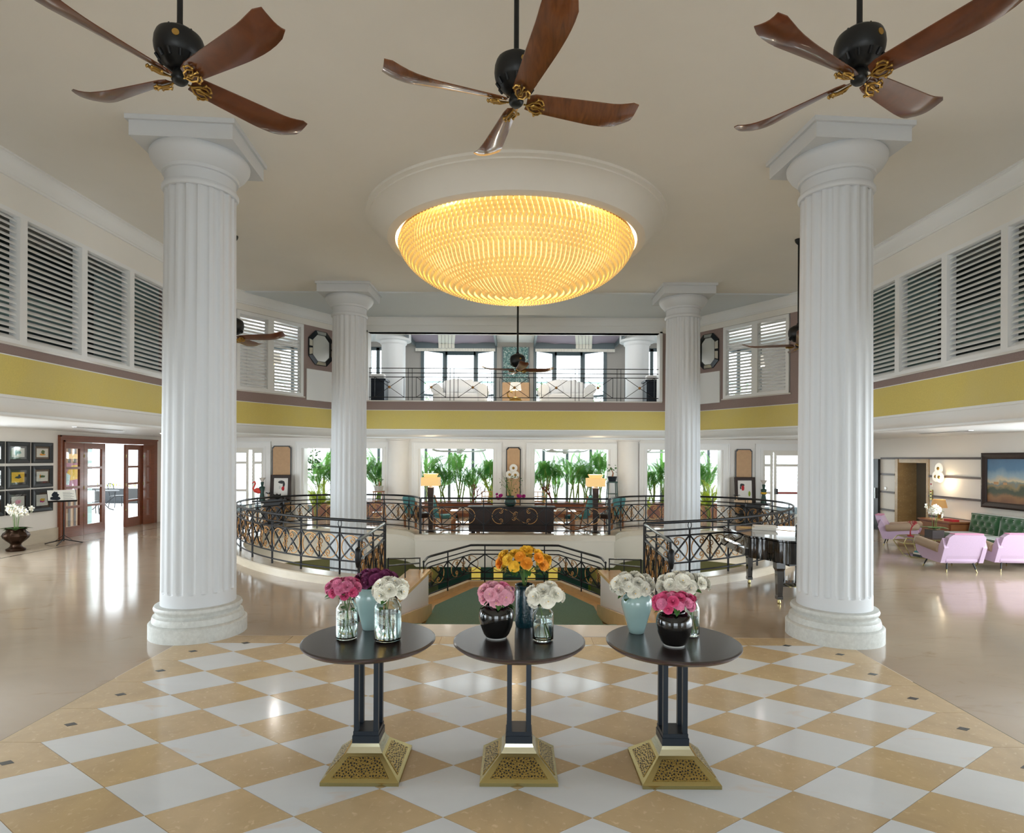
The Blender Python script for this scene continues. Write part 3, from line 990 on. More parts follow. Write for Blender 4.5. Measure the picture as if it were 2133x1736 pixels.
# tan panels with dark border
def tan_panel(label, x0, x1, z1):
    t = thing('arched_panel', label, 'wall panel', ((x0 + x1) / 2, YB - .045, .0), 0., 'tan panels with notched corners')
    W = x1 - x0
    def outl(i):
        w2 = W / 2 - i; k = .055
        return [(-w2, .3 + i), (w2, .3 + i), (w2, z1 - i - k), (w2 - k * .5, z1 - i - k * .75), (w2 - k, z1 - i), (-w2 + k, z1 - i), (-w2 + k * .5, z1 - i - k * .75), (-w2, z1 - i - k)]
    m = MB(); m.slab(outl(0), (0, 0, 0), (1, 0, 0), (0, 0, 1), (0, -.02, 0)); m.build('panel_border', 'frame_black', t)
    m = MB(); m.slab(outl(.03), (0, -.02, 0), (1, 0, 0), (0, 0, 1), (0, -.004, 0)); m.build('panel_field', 'tan_panel', t)
tan_panel('tan panel with dark notched border behind the flamingo console', -7.47, -6.88, 2.35)
tan_panel('tan panel with dark notched border between the two middle windows', -.275, .175, 2.34)
tan_panel('tan panel with dark notched border behind the bird picture console', 6.77, 7.29, 2.32)

# garden room beyond the openings
m = MB(); m.box(-11, 11, 18.8, 22.6, 2.78, 2.9); struct('ceiling_garden', m, 'trim_white')
# garden room glazing: mullions and panes
gx = [-11 + .86 * k for k in range(27)]
wg = MB(); wg.box(-11, 11, 22.0, 22.08, 0, .25); wg.box(-11, 11, 22.0, 22.08, 2.66, 2.8)
wgo = struct('window_1', wg, 'grey_frame')
for x in gx:
    if -7.5 > x or x > 7.5: continue
    m = MB(); m.box(x - .05, x + .05, 21.9, 22.08, .25, 2.66); m.build('mullion', 'grey_frame', wgo)
    m = MB(); m.add([(x + .035, 22.04, .25), (x + .825, 22.04, .25), (x + .825, 22.04, 2.66), (x + .035, 22.04, 2.66)], [(0, 1, 2, 3)]); m.build('pane', 'pane', wgo)
# sheer curtains
for k, (a, b) in enumerate([(-7.2, -5.6), (-5.5, -4.3), (-3.2, -2.0), (-1.9, -.5), (.4, 1.8), (1.9, 3.2), (4.2, 5.5), (5.6, 7.2)]):
    n = int((b - a) / .05)
    rows = [[(a + (b - a) * i / n, 22.35 + .035 * math.sin(i * 1.35 + k), z) for i in range(n + 1)] for z in (.05, 1.4, 2.7)]
    m = MB(); m.grid(rows)
    o = m.build('sheer_curtain', 'sheer', None, 80)
    tag(o, 'white sheer curtain behind the palms, %s of the eight counted from the flamingo side' % ['first', 'second', 'third', 'fourth', 'fifth', 'sixth', 'seventh', 'eighth'][k], 'curtain', 'sheer curtains of the garden room')

# glass doors in the outer bays (white frames)
def glass_door(name, label, leaves, y=YB + .1, bar=False):
    m = MB(); a, b = leaves[0][0], leaves[-1][1]
    m.box(a - .04, b + .04, y - .05, y + .05, 2.22, 2.28)
    d = struct(name, m, 'door_white', None, label)
    for i, (x0, x1) in enumerate(leaves):
        m = MB(); fw = .075
        for q in ((x0, x0 + fw, 0, 2.22), (x1 - fw, x1, 0, 2.22), (x0 + fw, x1 - fw, 0, .22), (x0 + fw, x1 - fw, 2.12, 2.22), (x0 + fw, x1 - fw, 1.78, 1.86), (x0 + fw, x1 - fw, .93, 1.0)):
            m.box(q[0], q[1], y - .03, y + .03, q[2], q[3])
        l = m.build('door_leaf', 'door_white', d)
        for z0, z1 in ((.22, .93), (1.0, 1.78), (1.86, 2.12)):
            m = MB(); m.add([(x0 + fw, y, z0), (x1 - fw, y, z0), (x1 - fw, y, z1), (x0 + fw, y, z1)], [(0, 1, 2, 3)]); m.build('pane', 'pane', l)
        if bar and i:
            m = MB(); m.tube([(x0 + .05, y - .1, .97), (x1 - .02, y - .1, .97)], .022, 8); m.build('push_bar', 'red_bar', l, 60)
            xx = x1 - .04 if i == 1 else x0 + .04
            m = MB(); m.tube([(xx, y - .06, .03), (xx, y - .06, 2.18)], .014, 6); m.build('lock_rod', 'matte_black', l, 60)
            for z in (.05, .97, 2.15):
                m = MB(); m.box(xx - .03, xx + .03, y - .11, y - .03, z - .07, z + .07); m.build('lock_box', 'matte_black', l)
            m = MB(); m.box(x0 + .02, x0 + .07, y - .14, y - .03, .93, 1.1); m.build('bar_bracket', 'matte_black', l)
    return d
glass_door('door_1', 'white glazed garden door beside the flamingo', [(-9.9, -8.95), (-8.95, -8.25), (-8.14, -7.78)])
glass_door('door_2', 'white double door with red push bars beside the bird picture', [(7.66, 7.98), (8.02, 9.0), (9.02, 9.9)], bar=True)
m = MB(); m.box(-22, 22, 18.8, 40, -.12, -.01); struct('ground_terrace', m, 'terrace')
# white garden wall with louvres outside the doors
for x0, x1, nme in ((-13, -6.9, 'flamingo'), (6.9, 13, 'push-bar')):
    m = MB(); m.box(x0, x1, 25.0, 25.2, 0, 1.05)
    t = thing('garden_screen', 'white slatted screen in the garden beyond the %s door' % nme, 'screen', ((x0 + x1) / 2, 25.1, 0))
    hw = (x1 - x0) / 2
    m = MB(); m.box(-hw, hw, -.1, .1, 0, .9); m.build('low_wall', 'stone_white', t)
    for k in range(9):
        m = MB(); m.box(-hw, hw, -.05, .05, .98 + k * .15, 1.09 + k * .15); m.build('board', 'stone_white', t)

# exit sign
t = thing('exit_sign', 'small green exit sign with white running figure above the push-bar door', 'sign', (8.98, YB - .04, 2.36))
m = MB(); m.box(-.11, .17, -.05, 0, 0, .2); m.build('sign_box', 'white_gloss', t)
m = MB(); m.box(-.08, .13, -.056, -.05, .03, .14); m.build('sign_face', 'exit_green', t)
m = MB(); m.box(-.045, -.02, -.06, -.056, .05, .105); m.box(-.055, -.01, -.06, -.056, .075, .085); m.lathe([(0, .0), (.012, .006), (.012, .016), (0, .022)], 8, (-.03, -.058, .105)); m.box(.03, .045, -.06, -.056, .045, .125); m.box(.06, .1, -.06, -.056, .08, .09)
m.build('sign_figure', 'white_glow', t)

# downlights added to brighten the lobbies and the back hall
for k, (x, y, e_) in enumerate(((-9.0, 15.4, 20), (9.0, 15.6, 14), (-5.6, 17.2, 7), (-1.9, 17.2, 5), (1.9, 17.2, 5), (5.6, 17.2, 7))):
    m = MB(); m.lathe([(.13, 0), (.13, -.012), (.1, -.014), (.1, 0)], 24, (x, y, ZLC)); o = m.build('ceiling_fill_ring', 'trim_white', lobc, 40)
    l = bpy.data.lights.new('ceiling_fill', 'AREA'); l.shape = 'DISK'; l.size = .19; l.energy = e_; l.color = (1, .95, .88)
    link('ceiling_fill', l, lobc, (x, y, ZLC - .006))
# ---------------- left lobby wall with folding wooden doors
XL = -10.9
wl = wallbox('wall_lobby_left', [(XL - .25, XL, 11.6, 14.32, 0, ZLC), (XL - .25, XL, -.4, 11.6, 2.45, ZLC), (XL - .25, XL, -6.4, -.4, 0, ZLC), (XL - .25, XL, 18.18, 18.8, 0, ZLC), (XL - .25, XL, 14.32, 18.18, 2.5, ZLC)], 'lobby_wall')
m = MB(); m.box(XL, XL + .025, 11.6, 14.3, 0, .3); struct('baseboard_left', m, 'curb_stone')
m = MB()
for y0, y1, z0, z1 in ((14.3, 14.46, 0, 2.5), (18.04, 18.2, 0, 2.5), (14.46, 18.04, 2.34, 2.5)):
    m.box(XL - .27, XL + .05, y0, y1, z0, z1)
for y0, y1, z0, z1 in ((14.30, 14.34, 0, 2.5), (14.30, 18.2, 2.46, 2.5), (14.42, 14.46, 0, 2.38), (14.42, 18.08, 2.34, 2.38)):
    m.box(XL + .05, XL + .075, y0, y1, z0, z1)
dl = struct('door_3', m, 'wood_red', None, 'red-brown wooden folding doors with glass panes')
def leaf(y0, y1, rz=0., pane='pane', hinge=None):
    W = y1 - y0
    o = link('door_leaf', None, dl, (XL - .03, y0, 0), (0, 0, rz)) if False else None
    m = MB(); fw = .13
    for q in ((0, fw, 0, 2.33), (W - fw, W, 0, 2.33), (fw, W - fw, 0, .26), (fw, W - fw, 2.18, 2.33)):
        m.box(-.03, .03, q[0], q[1], q[2], q[3])
    zz = [.26, .74, 1.22, 1.70, 2.18]
    for z in zz[1:4]: m.box(-.03, .03, fw, W - fw, z - .03, z + .03)
    l = m.build('door_leaf', 'wood_red', dl)
    l.location = (XL - .04, y0, 0.003); l.rotation_euler = (0, 0, rz)
    for k in range(4):
        a, b = zz[k] + (.03 if k else 0), zz[k + 1] - (.03 if k < 3 else 0)
        m = MB(); m.add([(0, fw, a), (0, W - fw, a), (0, W - fw, b), (0, fw, b)], [(0, 1, 2, 3)]); m.build('pane', pane, l)
    for z in (.5, 1.2, 2.0):
        m = MB(); m.tube([(.035, .0, z - .04), (.035, .0, z + .04)], .012, 6); m.build('hinge', 'brass', l, 60)
    return l
leaf(14.46, 15.18); leaf(15.19, 15.98); leaf(16.82, 17.66, math.radians(4)); leaf(17.62, 18.04, math.radians(-10))
# room behind the first leaf and terrace outside
m = MB(); m.box(-12.75, -12.65, 14.9, 17.42, 0, 2.6)
wst = struct('wall_side_room', m, 'tan_panel')
for k in range(11):
    m = MB(); m.box(-12.65, -12.645, 15.0 + k * .22, 15.1 + k * .22, 0, 2.6); m.build('wallpaper_stripe', 'batten', wst)
m = MB(); m.box(-12.75, -12.65, 17.42, 17.95, 0, 2.5); m.build('white_shutter', 'corridor_pale', wst)
m = MB(); m.box(-12.7, -11.15, 14.2, 14.3, 0, 2.6); m.build('side', 'batten', wst)
m = MB(); m.box(-12.7, -11.1, 14.2, 17.4, 2.5, 2.6); m.build('soffit', 'batten', wst)
t = thing('abstract_painting', 'pink and yellow abstract painting seen through the wooden door panes', 'painting', (-12.63, 17.0, 1.05))
m = MB(); m.box(0, .03, -.45, .4, 0, .75); m.build('canvas', 'pink_deep', t)
m = MB(); m.slab([(-.1, .25), (.4, .3), (.38, .7), (.05, .68), (-.12, .5)], (.031, 0, 0), (0, 1, 0), (0, 0, 1), (.003, 0, 0)); m.build('yellow_shape', 'rose_yellow', t)
m = MB(); m.slab([(-.3, .2), (-.05, .12), (0, .4), (-.2, .5)], (.031, 0, 0), (0, 1, 0), (0, 0, 1), (.004, 0, 0)); m.build('green_shape', 'celadon', t)
t = thing('picture_lamp', 'bright cream wall lamp above the abstract painting', 'lamp', (-12.63, 17.0, 1.92))
m = MB(); m.box(0, .12, -.42, .36, 0, .14); m.build('shade', 'lamp_shade', t)
m = MB(); m.box(-22, -11.15, 2, 18.8, -.12, -.01); struct('ground_patio', m, 'terrace')
m = MB(); m.box(-11.15, -10.89, 14.46, 18.04, -.1, .001); m.build('sill', 'floor_marble', floor)
# terrace furniture (wrought iron)
def iron_table(label, loc):
    t = thing('garden_table', label, 'table', loc)
    m = MB(); m.lathe([(0, .7), (.55, .7), (.57, .715), (.55, .73), (0, .73)], 32); m.build('table_top', 'matte_black', t, 40)
    for k in range(4):
        a = k * PI / 2 + .4
        m = MB(); m.tube([(r * math.cos(a), r * math.sin(a), z) for r, z in ((.45, .7), (.42, .5), (.2, .3), (.12, .2), (.25, .05), (.4, 0))], .018, 6); m.build('leg', 'matte_black', t, 60)
def iron_chair(label, loc, rz):
    t = thing('garden_chair', label, 'chair', loc, rz)
    m = MB(); m.box(-.22, .22, -.22, .22, .42, .46); m.build('seat', 'matte_black', t)
    for x, y in ((-.2, -.2), (.2, -.2), (-.2, .2), (.2, .2)):
        m = MB(); m.tube([(x, y, .43), (x * 1.15, y * 1.2, 0)], .016, 6); m.build('leg', 'matte_black', t, 60)
    m = MB(); m.tube([(-.2, .22, .44), (-.22, .28, .85), (-.1, .3, .95), (.1, .3, .95), (.22, .28, .85), (.2, .22, .44)], .016, 6); m.build('back_frame', 'matte_black', t, 60)
    for k in (-.1, 0, .1):
        m = MB(); m.tube([(k, .22, .46), (k, .29, .94)], .009, 5); m.build('back_bar', 'matte_black', t, 60)
iron_table('round black iron garden table outside the open folding doors', (-15.3, 22.2, 0))
iron_chair('black iron garden chair outside, showing at the left of the door gap', (-14.6, 20.6, 0), .8)
iron_chair('black iron garden chair outside, beyond the folded door leaf', (-15.6, 23.6, 0), 2.6)
m = MB(); m.rbox(-20.5, -13.5, 25.6, 26.1, 0, .62, .04); o = m.build('stone_planter', 'frame_black', None, 40); tag(o, 'long dark planter box at the edge of the terrace', 'planter')
m = MB()
rr = random.Random(5)
for k in range(160):
    x = -20.3 + rr.random() * 6.6; y = 25.65 + rr.random() * .4; z = .62
    a = rr.random() * 6.28; l = .1 + rr.random() * .18
    m.add([(x, y, z), (x + .05 * math.cos(a), y + .05 * math.sin(a), z + l), (x + .04 * math.cos(a + 1), y + .04 * math.sin(a + 1), z + l * .8)], [(0, 1, 2)])
o = m.build('planter_grass', 'palm_lime', None); tag(o, 'low bright green planting in the terrace planter', 'plants', kind='stuff')

# ---------------- right lobby wall with lift
XR = 10.5
wr = wallbox('wall_lobby_right', [(XR, XR + .25, 11.3, 15.28, 0, ZLC), (XR, XR + .25, -.4, 11.3, 2.45, ZLC), (XR, XR + .25, -6.4, -.4, 0, ZLC), (XR, XR + .25, 16.5, 18.8, 0, ZLC), (XR, XR + .25, 15.28, 16.5, 2.06, ZLC)], 'lobby_wall')
for z in (.6, 1.1, 1.6, 2.05):
    for y0, y1 in ((13.5, 15.2), (16.56, 17.2)):
        m = MB(); m.box(XR - .03, XR, y0, y1, z - .025, z + .025); m.build('batten', 'batten', wr)
m = MB(); m.box(XR - .03, XR, 15.2, 16.56, 2.03, 2.075); m.build('batten', 'batten', wr)
m = MB(); m.box(XR - .02, XR + .6, 16.44, 16.56, 0, 2.05); m.build('lift_jamb', 'travertine', wr)
m = MB(); m.box(XR - .02, XR + .6, 15.2, 15.3, 0, 2.05); m.build('lift_jamb', 'travertine', wr)
m = MB(); m.box(XR - .005, XR + .6, 15.3, 16.44, 1.93, 2.06); m.build('lift_header', 'travertine', wr)
t = thing('lift_door', 'brushed steel lift door in the travertine recess', 'lift door', (XR + .5, 15.3, 0))
for k in range(2):
    m = MB(); m.box(0, .04, .0 + k * .58, .56 + k * .58, 0, 1.93); m.build('door_panel', 'elevator_steel', t)
t = thing('dark_service_door', 'narrow dark door at the far end of the lift wall', 'door', (XR - .02, 17.35, 0))
m = MB(); m.box(-.06, 0, -.12, .5, 0, 2.03); m.build('door_slab', 'frame_black', t)
m = MB(); m.box(-.1, -.06, -.05, -.02, .9, 1.2); m.build('door_handle', 'elevator_steel', t)
m = MB(); m.box(10.5, 10.75, 18.4, 18.9, 0, ZLC); 

# unseen wall added behind the camera to cut frontal light, entrance left open
wallbox('wall_baffle', [(-6.4, -2.2, -6.6, -6.4, 0, 5.7), (2.2, 6.45, -6.6, -6.4, 0, 5.7), (-2.2, 2.2, -6.6, -6.4, 3.4, 5.7)], 'plaster')
# ================================================================== UPPER LOUNGE
ZF, ZUC = 3.4, 5.47
m = MB(); m.box(-8.3, 8.3, 15.5, 18.8, ZF - .1, ZF); struct('floor_lounge', m, 'cream_cloth')
m = MB(); m.box(-8.3, 8.3, 13.0, 18.8, ZUC + .1, ZUC + .2)
uc = struct('ceiling_lounge', m, 'lilac_white')
UW = [(-7.6, -6.2), (-4.55, -3.96), (-2.87, -.63), (.6, 2.76), (3.92, 4.5), (6.2, 7.6)]
bx = []; xs = -8.3
for a, b in UW:
    bx.append((xs, a, YB, YB + .25, ZF, ZUC + .2)); bx.append((a, b, YB, YB + .25, 5.42, ZUC + .2)); xs = b
bx.append((xs, 8.3, YB, YB + .25, ZF, ZUC + .2))
bx += [(-8.4, -8.3, 12, YB, ZF, 5.7), (8.3, 8.4, 12, YB, ZF, 5.7)]
wu = wallbox('wall_lounge', bx, 'grey_cloth_wall')
# tented fabric ceilings
for sx, (a, b) in ((-1, (-3.05, -.62)), (1, (.6, 3.02))):
    m = MB()
    rows = []
    for i in range(9):
        y = 15.7 + 2.6 * i / 8
        rows.append([(a + (b - a) * j / 12, y, ZUC + .07 - .05 * math.sin(PI * j / 12) - .015 * math.sin(j * 2.1 + i)) for j in range(13)])
    m.grid(rows); cv = m.build('fabric_canopy', 'purple_fabric', uc, 80)
    m = MB()
    for x in (a - .06, b): m.box(x, x + .06, 15.6, 18.4, ZUC - .06, ZUC + .1)
    m.box(a, b, 18.3, 18.38, ZUC - .13, ZUC + .1)
    m.build('canopy_frame', 'grey_frame', uc)
    xc = a + .95 if sx < 0 else b - .95
    for k in range(5):
        m = MB()
        rows = [[(xc + sx * -.0 + (k - 2) * .1 + q * .045 - sx * (18.2 - y) * .12, y, ZUC - .0 - .01 * math.sin((y - 16) * 1.2)) for q in (-1, 1)] for y in (15.8, 16.5, 17.2, 17.9, 18.25)]
        rows.append([(p[0], 18.29, ZUC - .12) for p in rows[-1]])
        m.grid(rows); m.build('fabric_stripe', 'stripe_fabric', uc)
    m = MB(); n = 60
    m.grid([[(a + (b - a) * i / n, 18.27 + .01 * (i % 2), z) for i in range(n + 1)] for z in (ZUC - .13, ZUC - .22)]); m.build('fringe', 'stripe_fabric', uc)
# window frames of the lounge
wi = 2
for a, b in UW:
    m = MB()
    big = (b - a) > 2
    xs_ = [a, a + .55, a + .62, b - .62, b - .55, b] if big else [a, (a + b) / 2, b]
    zt = 5.4
    wf = .07
    if big:
        # bay: two angled side lights and a deeper middle light
        y1 = YB + .55
        for x in (a, b): m.box(x - .05, x + .05, YB - .02, YB + .12, ZF, zt + .02)
        for x0, x1, ya, yb in ((a, a + .6, YB + .05, y1), (b, b - .6, YB + .05, y1)):
            for z in (3.95, zt - .06):
                m.tube([(x0, ya, z), (x1, yb, z)], .045, 4)
        for x in (a + .6, b - .6):
            m.box(x - .04, x + .04, y1 - .05, y1 + .08, ZF, zt)
            sgn = 1 if x < (a + b) / 2 else -1
            m.box(min(x, x + sgn * .1), max(x, x + sgn * .1), y1, y1 + .06, ZF, zt)
        m.box(a + .6, b - .6, y1, y1 + .06, 5.27, zt); m.box(a + .6, b - .6, y1, y1 + .06, ZF, 3.9)
        m.box(a, b, YB, y1 + .1, zt, zt + .08)
    else:
        for x in (a + .035, (a + b) / 2, b - .035): m.box(x - .05, x + .05, YB + .05, YB + .12, ZF, zt)
        m.box(a, b, YB + .05, YB + .12, zt - .08, zt + .02)
    wi += 1
    wo = struct('window_%d' % wi, m, 'grey_frame')
    y_ = YB + .58 if big else YB + .09
    m = MB(); m.add([(a, y_, ZF), (b, y_, ZF), (b, y_, zt), (a, y_, zt)], [(0, 1, 2, 3)]); m.build('pane', 'pane', wo)
# trellis fence and green outside the lounge windows
t = thing('roof_trellis', 'pale diagonal trellis outside the lounge windows', 'trellis', (0, 20.2, 3.4))
m = MB()
for k in range(-30, 31):
    x = k * .28
    m.tube([(x, 0, 0), (x + 1.15, 0, 1.15)], .010, 4); m.tube([(x, 0, 0), (x - 1.15, 0, 1.15)], .010, 4)
m.build('lattice', 'corridor_pale', t)
m = MB(); m.box(-8.5, 8.5, -.03, .03, 1.13, 1.18); m.box(-8.5, 8.5, -.03, .03, 0, .05); m.build('trellis_rail', 'corridor_pale', t)
m = MB(); rr = random.Random(3)
for k in range(900):
    x = -8 + 16 * rr.random(); y = .1 + rr.random() * .5; z = rr.random() ** 1.4 * 1.25
    a = rr.random() * 6.28; b = rr.random() * 3; s_ = .05 + .05 * rr.random()
    m.add([(x, y, z), (x + s_ * math.cos(a), y + s_ * math.sin(a), z + s_ * math.sin(b)), (x + s_ * math.cos(a + .9), y + s_ * math.sin(a + .9), z - s_ * math.cos(b))], [(0, 1, 2)])
o = m.build('trellis_foliage', 'palm_leaf', None); o.location = (0, 20.2, 3.4); tag(o, 'loose green creeper foliage behind the pale trellis', 'foliage', kind='stuff')
# round white columns of the lounge
for x, nme in ((-3.52, 'left'), (3.5, 'right')):
    t = thing('round_column', 'plain round white column in the upper lounge, %s of the sofas' % nme, 'column', (x, 17.3, ZF), 0, 'round columns of the lounge')
    m = MB(); m.lathe([(.34, 0), (.34, 1.83)], 40); m.build('column_shaft', 'lilac_white', t, 60)
    m = MB(); m.lathe([(.34, 1.83), (.38, 1.87), (.38, 1.94), (.5, 1.95), (.5, 2.16)], 40); m.build('column_head', 'lilac_white', t, 40)
# foliage art panel
t = thing('foliage_panel', 'blue-green foliage artwork on the pier between the lounge windows', 'artwork', (0.0, YB - .05, 4.3))
m = MB(); m.box(-.38, .38, 0, .04, 0, 1.12); m.build('art_face', 'foliage_art', t)
m = MB(); m.box(-.42, -.38, -.01, .045, 0, 1.12); m.box(.38, .42, -.01, .045, 0, 1.12); m.build('art_frame', 'grey_frame', t)
t = thing('glow_panel', 'tan panel coloured as the lamp glow behind the swan lamp', 'panel', (0.02, YB - .16, 3.7))
m = MB(); m.box(-.42, .42, 0, .06, 0, .62); m.build('panel_face', 'tan_panel', t)  # tan colour stands in for lamp glow on the wall
# sofas
def white_sofa(label, loc, rz=0.):
    t = thing('white_sofa', label, 'sofa', loc, rz, 'white sofas of the upper lounge')
    m = MB(); m.rbox(-.72, .72, -.4, .42, .12, .42, .06); m.build('sofa_base', 'white_cloth', t, 60)
    m = MB(); m.rbox(-.56, .56, .2, .44, .4, .82, .09); m.build('backrest', 'white_cloth', t, 60)
    for sx in (-1, 1):
        m = MB(); m.rbox(sx * .62 - .12, sx * .62 + .12, -.42, .42, .14, .5, .05)
        m.tube([(sx * .65, -.44, .52), (sx * .65, .44, .52)], .15, 16); m.build('rolled_arm', 'white_cloth', t, 60)
    for k, (x, a) in enumerate(((-.22, -.25), (-.02, .2), (.2, -.12))):
        m = MB(); m.rbox(-.2, .2, -.06, .06, 0, .44, .055)
        o = m.build('cushion', 'white_cloth', t, 60); o.location = (x, .06 + .04 * k, .44); o.rotation_euler = (-.3, a, .1)
    for x in (-.6, .6):
        for y in (-.32, .34):
            m = MB(); m.tube([(x, y, .14), (x, y, 0)], .025, 6); m.build('leg', 'wood_dark', t, 60)
white_sofa('white rolled-arm sofa before the lounge window on the flamingo side', (-1.56, 17.1, ZF))
white_sofa('white rolled-arm sofa before the lounge window on the piano side', (1.44, 17.1, ZF))
for sx, nme in ((-1, 'left'), (1, 'right')):
    t = thing('dark_chest', 'dark blue chest standing at the %s end of the upper balcony' % nme, 'chest', (sx * 3.95, 16.4, ZF))
    m = MB(); m.box(-.42, .42, -.25, .25, .05, .68); m.build('chest_body', 'steel_blue', t)
    m = MB(); m.box(-.46, .46, -.28, .28, .68, .73); m.build('chest_top', 'steel_blue', t)
    for k in range(2):
        m = MB(); m.box(-.38, .38, -.262, -.25, .1 + k * .29, .35 + k * .29); m.build('drawer', 'steel_blue', t)
    t = thing('folded_linen', 'folded white linen on the dark chest at the %s end of the balcony' % nme, 'linen', (sx * 3.75, 16.35, ZF + .73))
    m = MB(); m.rbox(-.2, .2, -.12, .12, 0, .14, .03); m.build('fold', 'white_cloth', t, 60)
# swan lamp
t = thing('swan_lamp', 'gold swan table lamp with white shade on the upper balcony', 'lamp', (0.0, 16.2, 3.5))
m = MB(); m.lathe([(0, 0), (.09, .02), (.12, .07), (.1, .13), (.03, .16), (0, .165)], 16, sx=1.5); m.build('swan_body', 'gilt', t, 60)
m = MB(); m.tube([(-.12, 0, .1), (-.2, 0, .17), (-.22, 0, .25), (-.17, 0, .31), (-.1, 0, .29), (-.08, 0, .24)], [.03, .025, .02, .02, .02, .008], 8); m.build('swan_neck', 'gilt', t, 60)
m = MB(); m.tube([(0, 0, .15), (0, 0, .4)], .008, 6); m.build('lamp_rod', 'gilt', t, 60)
m = MB(); m.lathe([(.16, .34), (.13, .54)], 24); m.build('lamp_shade', 'white_glow', t, 60)
l = bpy.data.lights.new('swan_bulb', 'POINT'); l.energy = 30; l.color = (1, .82, .58); l.shadow_soft_size = .05; link('swan_bulb', l, t, (0, 0, .62))
for sx in (-1, 1):  # unseen lamps added to brighten the lounge sides behind the shutters
    t2 = link('lounge_fill_lamp', None, wu, (sx * 6.6, 16.4, ZF))
    m = MB(); m.lathe([(0, 0), (.15, 0), (.15, .02), (.015, .04), (.015, 1.2), (0, 1.2)], 16); m.build('stand', 'brass', t2, 40)
    m = MB(); m.lathe([(.2, 1.15), (.15, 1.45)], 24); m.build('lamp_shade', 'white_glow', t2, 60)
    l = bpy.data.lights.new('lounge_fill_bulb', 'POINT'); l.energy = 90; l.color = (1, .95, .9); l.shadow_soft_size = .12; link('lounge_fill_bulb', l, t2, (0, 0, 1.6))
# balcony railing of the lounge
t = thing('balcony_railing', 'thin dark balcony railing with crossed panels in front of the upper lounge', 'railing', (0, 15.42, 3.46))
for z in (.84, .72, .615, .095):
    m = MB(); m.tube([(-3.78, 0, z), (3.68, 0, z)], .011, 5); m.build('rail', 'iron', t, 60)
for k in range(7):
    c = -3.24 + k * 1.072
    for x in (c - .38, c + .38):
        m = MB(); m.tube([(x, 0, .095), (x, 0, .615)], .010, 4); m.build('panel_bar', 'iron', t)
    for s_ in (-1, 1):
        m = MB(); m.tube([(c - .38, 0, .355 - s_ * .26), (c, 0, .355), (c + .38, 0, .355 + s_ * .26)], .009, 4); m.build('cross_bar', 'iron', t)
    m = MB(); m.lathe([(0, -.04), (.035, -.02), (.035, .02), (0, .04)], 10, (c, 0, .355)); m.build('boss', 'bronze_scroll', t, 60)
    for x in ((c - .586, c - .486) if k else (c - .5,)) + ((c + .5,) if k == 6 else ()):
        m = MB(); m.tube([(x, 0, 0), (x, 0, .84)], .010, 4); m.build('post', 'iron', t)

# ================================================================== DOME LAMP
t = thing('dome_chandelier', 'huge amber glass dome lamp of overlapping petals in the ceiling ring', 'ceiling lamp', (RC[0], RC[1], 5.3))
RD, DD = 1.745, .79
m = MB(); m.lathe([(RD * .955 * math.cos(a), -.03 - (DD - .05) * math.sin(a)) for a in [PI / 2 * k / 14 for k in range(14)]] + [(0, -.03 - DD + .05)], 72); m.build('glowing_bowl', 'dome_core', t, 70)
for k in range(6):
    m = MB(); a = k * PI / 3 + .5; m.tube([((RD - .05) * math.cos(a), (RD - .05) * math.sin(a), 0), ((RD - .05) * math.cos(a), (RD - .05) * math.sin(a), .3)], .01, 6); m.build('hanger_rod', 'dome_rim', t)
m = MB(); m.lathe([(RD - .02, .0), (RD + .01, .0), (RD + .01, .03), (RD - .02, .03)], 96); m.build('rim_band', 'dome_rim', t, 40)
def petal_mesh():
    q = MB(); rows = []
    # x across, y outward normal, z up ; hangs from the origin downwards
    for zz, wd, out in ((.012, .024, .0), (-.03, .031, .026), (-.062, .027, .044), (-.085, .011, .046)):
        rows.append([(-wd, out - .012, zz), (0, out + .008, zz), (wd, out - .012, zz)])
    q.grid(rows); return q
pm = petal_mesh()
pme = pm.mesh('glass_petal', 'dome_glass', 80)
pet = []
nrow = 25
for i in range(nrow):
    a = (PI / 2) * (i + .25) / nrow
    a = PI / 2 * (1 - (1 - (i + .25) / nrow) ** 1.0)
    r, z = RD * math.cos(a), -DD * math.sin(a)
    n = max(5, int(2 * PI * r / .072))
    nr, nz = DD * math.cos(a), -RD * math.sin(a)
    l = math.hypot(nr, nz); nr, nz = nr / l, nz / l
    for k in range(n):
        th = 2 * PI * (k + .5 * (i % 2)) / n
        o = Vector((r * math.cos(th), r * math.sin(th), z))
        N_ = Vector((nr * math.cos(th), nr * math.sin(th), nz))
        T_ = Vector((-math.sin(th), math.cos(th), 0))
        D_u = N_.cross(T_); 
        if D_u.z < 0: D_u = -D_u
        # blend the hanging axis with the vertical so the petals hang a little
        M = Matrix((( T_.x, N_.x, D_u.x, o.x), (T_.y, N_.y, D_u.y, o.y), (T_.z, N_.z, D_u.z, o.z), (0, 0, 0, 1)))
        wp = o + Vector((RC[0], RC[1], 5.3)); v = Vector((0, 0, EYE)) - wp
        pet.append((v.length if N_.dot(v) > .1 else 99, M))
pet.sort(key=lambda p: p[0])
for d_, M in pet[:300]:
    o = link('glass_petal', pme, t); o.matrix_local = M
q = MB()
for d_, M in pet[300:]:
    q.add([M @ Vector(p) for p in pm.v], pm.f)
o = q.build('glass_petals', 'dome_glass', t, 80); o['kind'] = 'stuff'
for k in range(6):
    l = bpy.data.lights.new('dome_bulb', 'POINT'); l.energy = 14; l.color = (1., .8, .52); l.shadow_soft_size = .1
    a = k * PI / 3
    link('dome_bulb', l, t, (1.79 * math.cos(a), 1.79 * math.sin(a), .12))

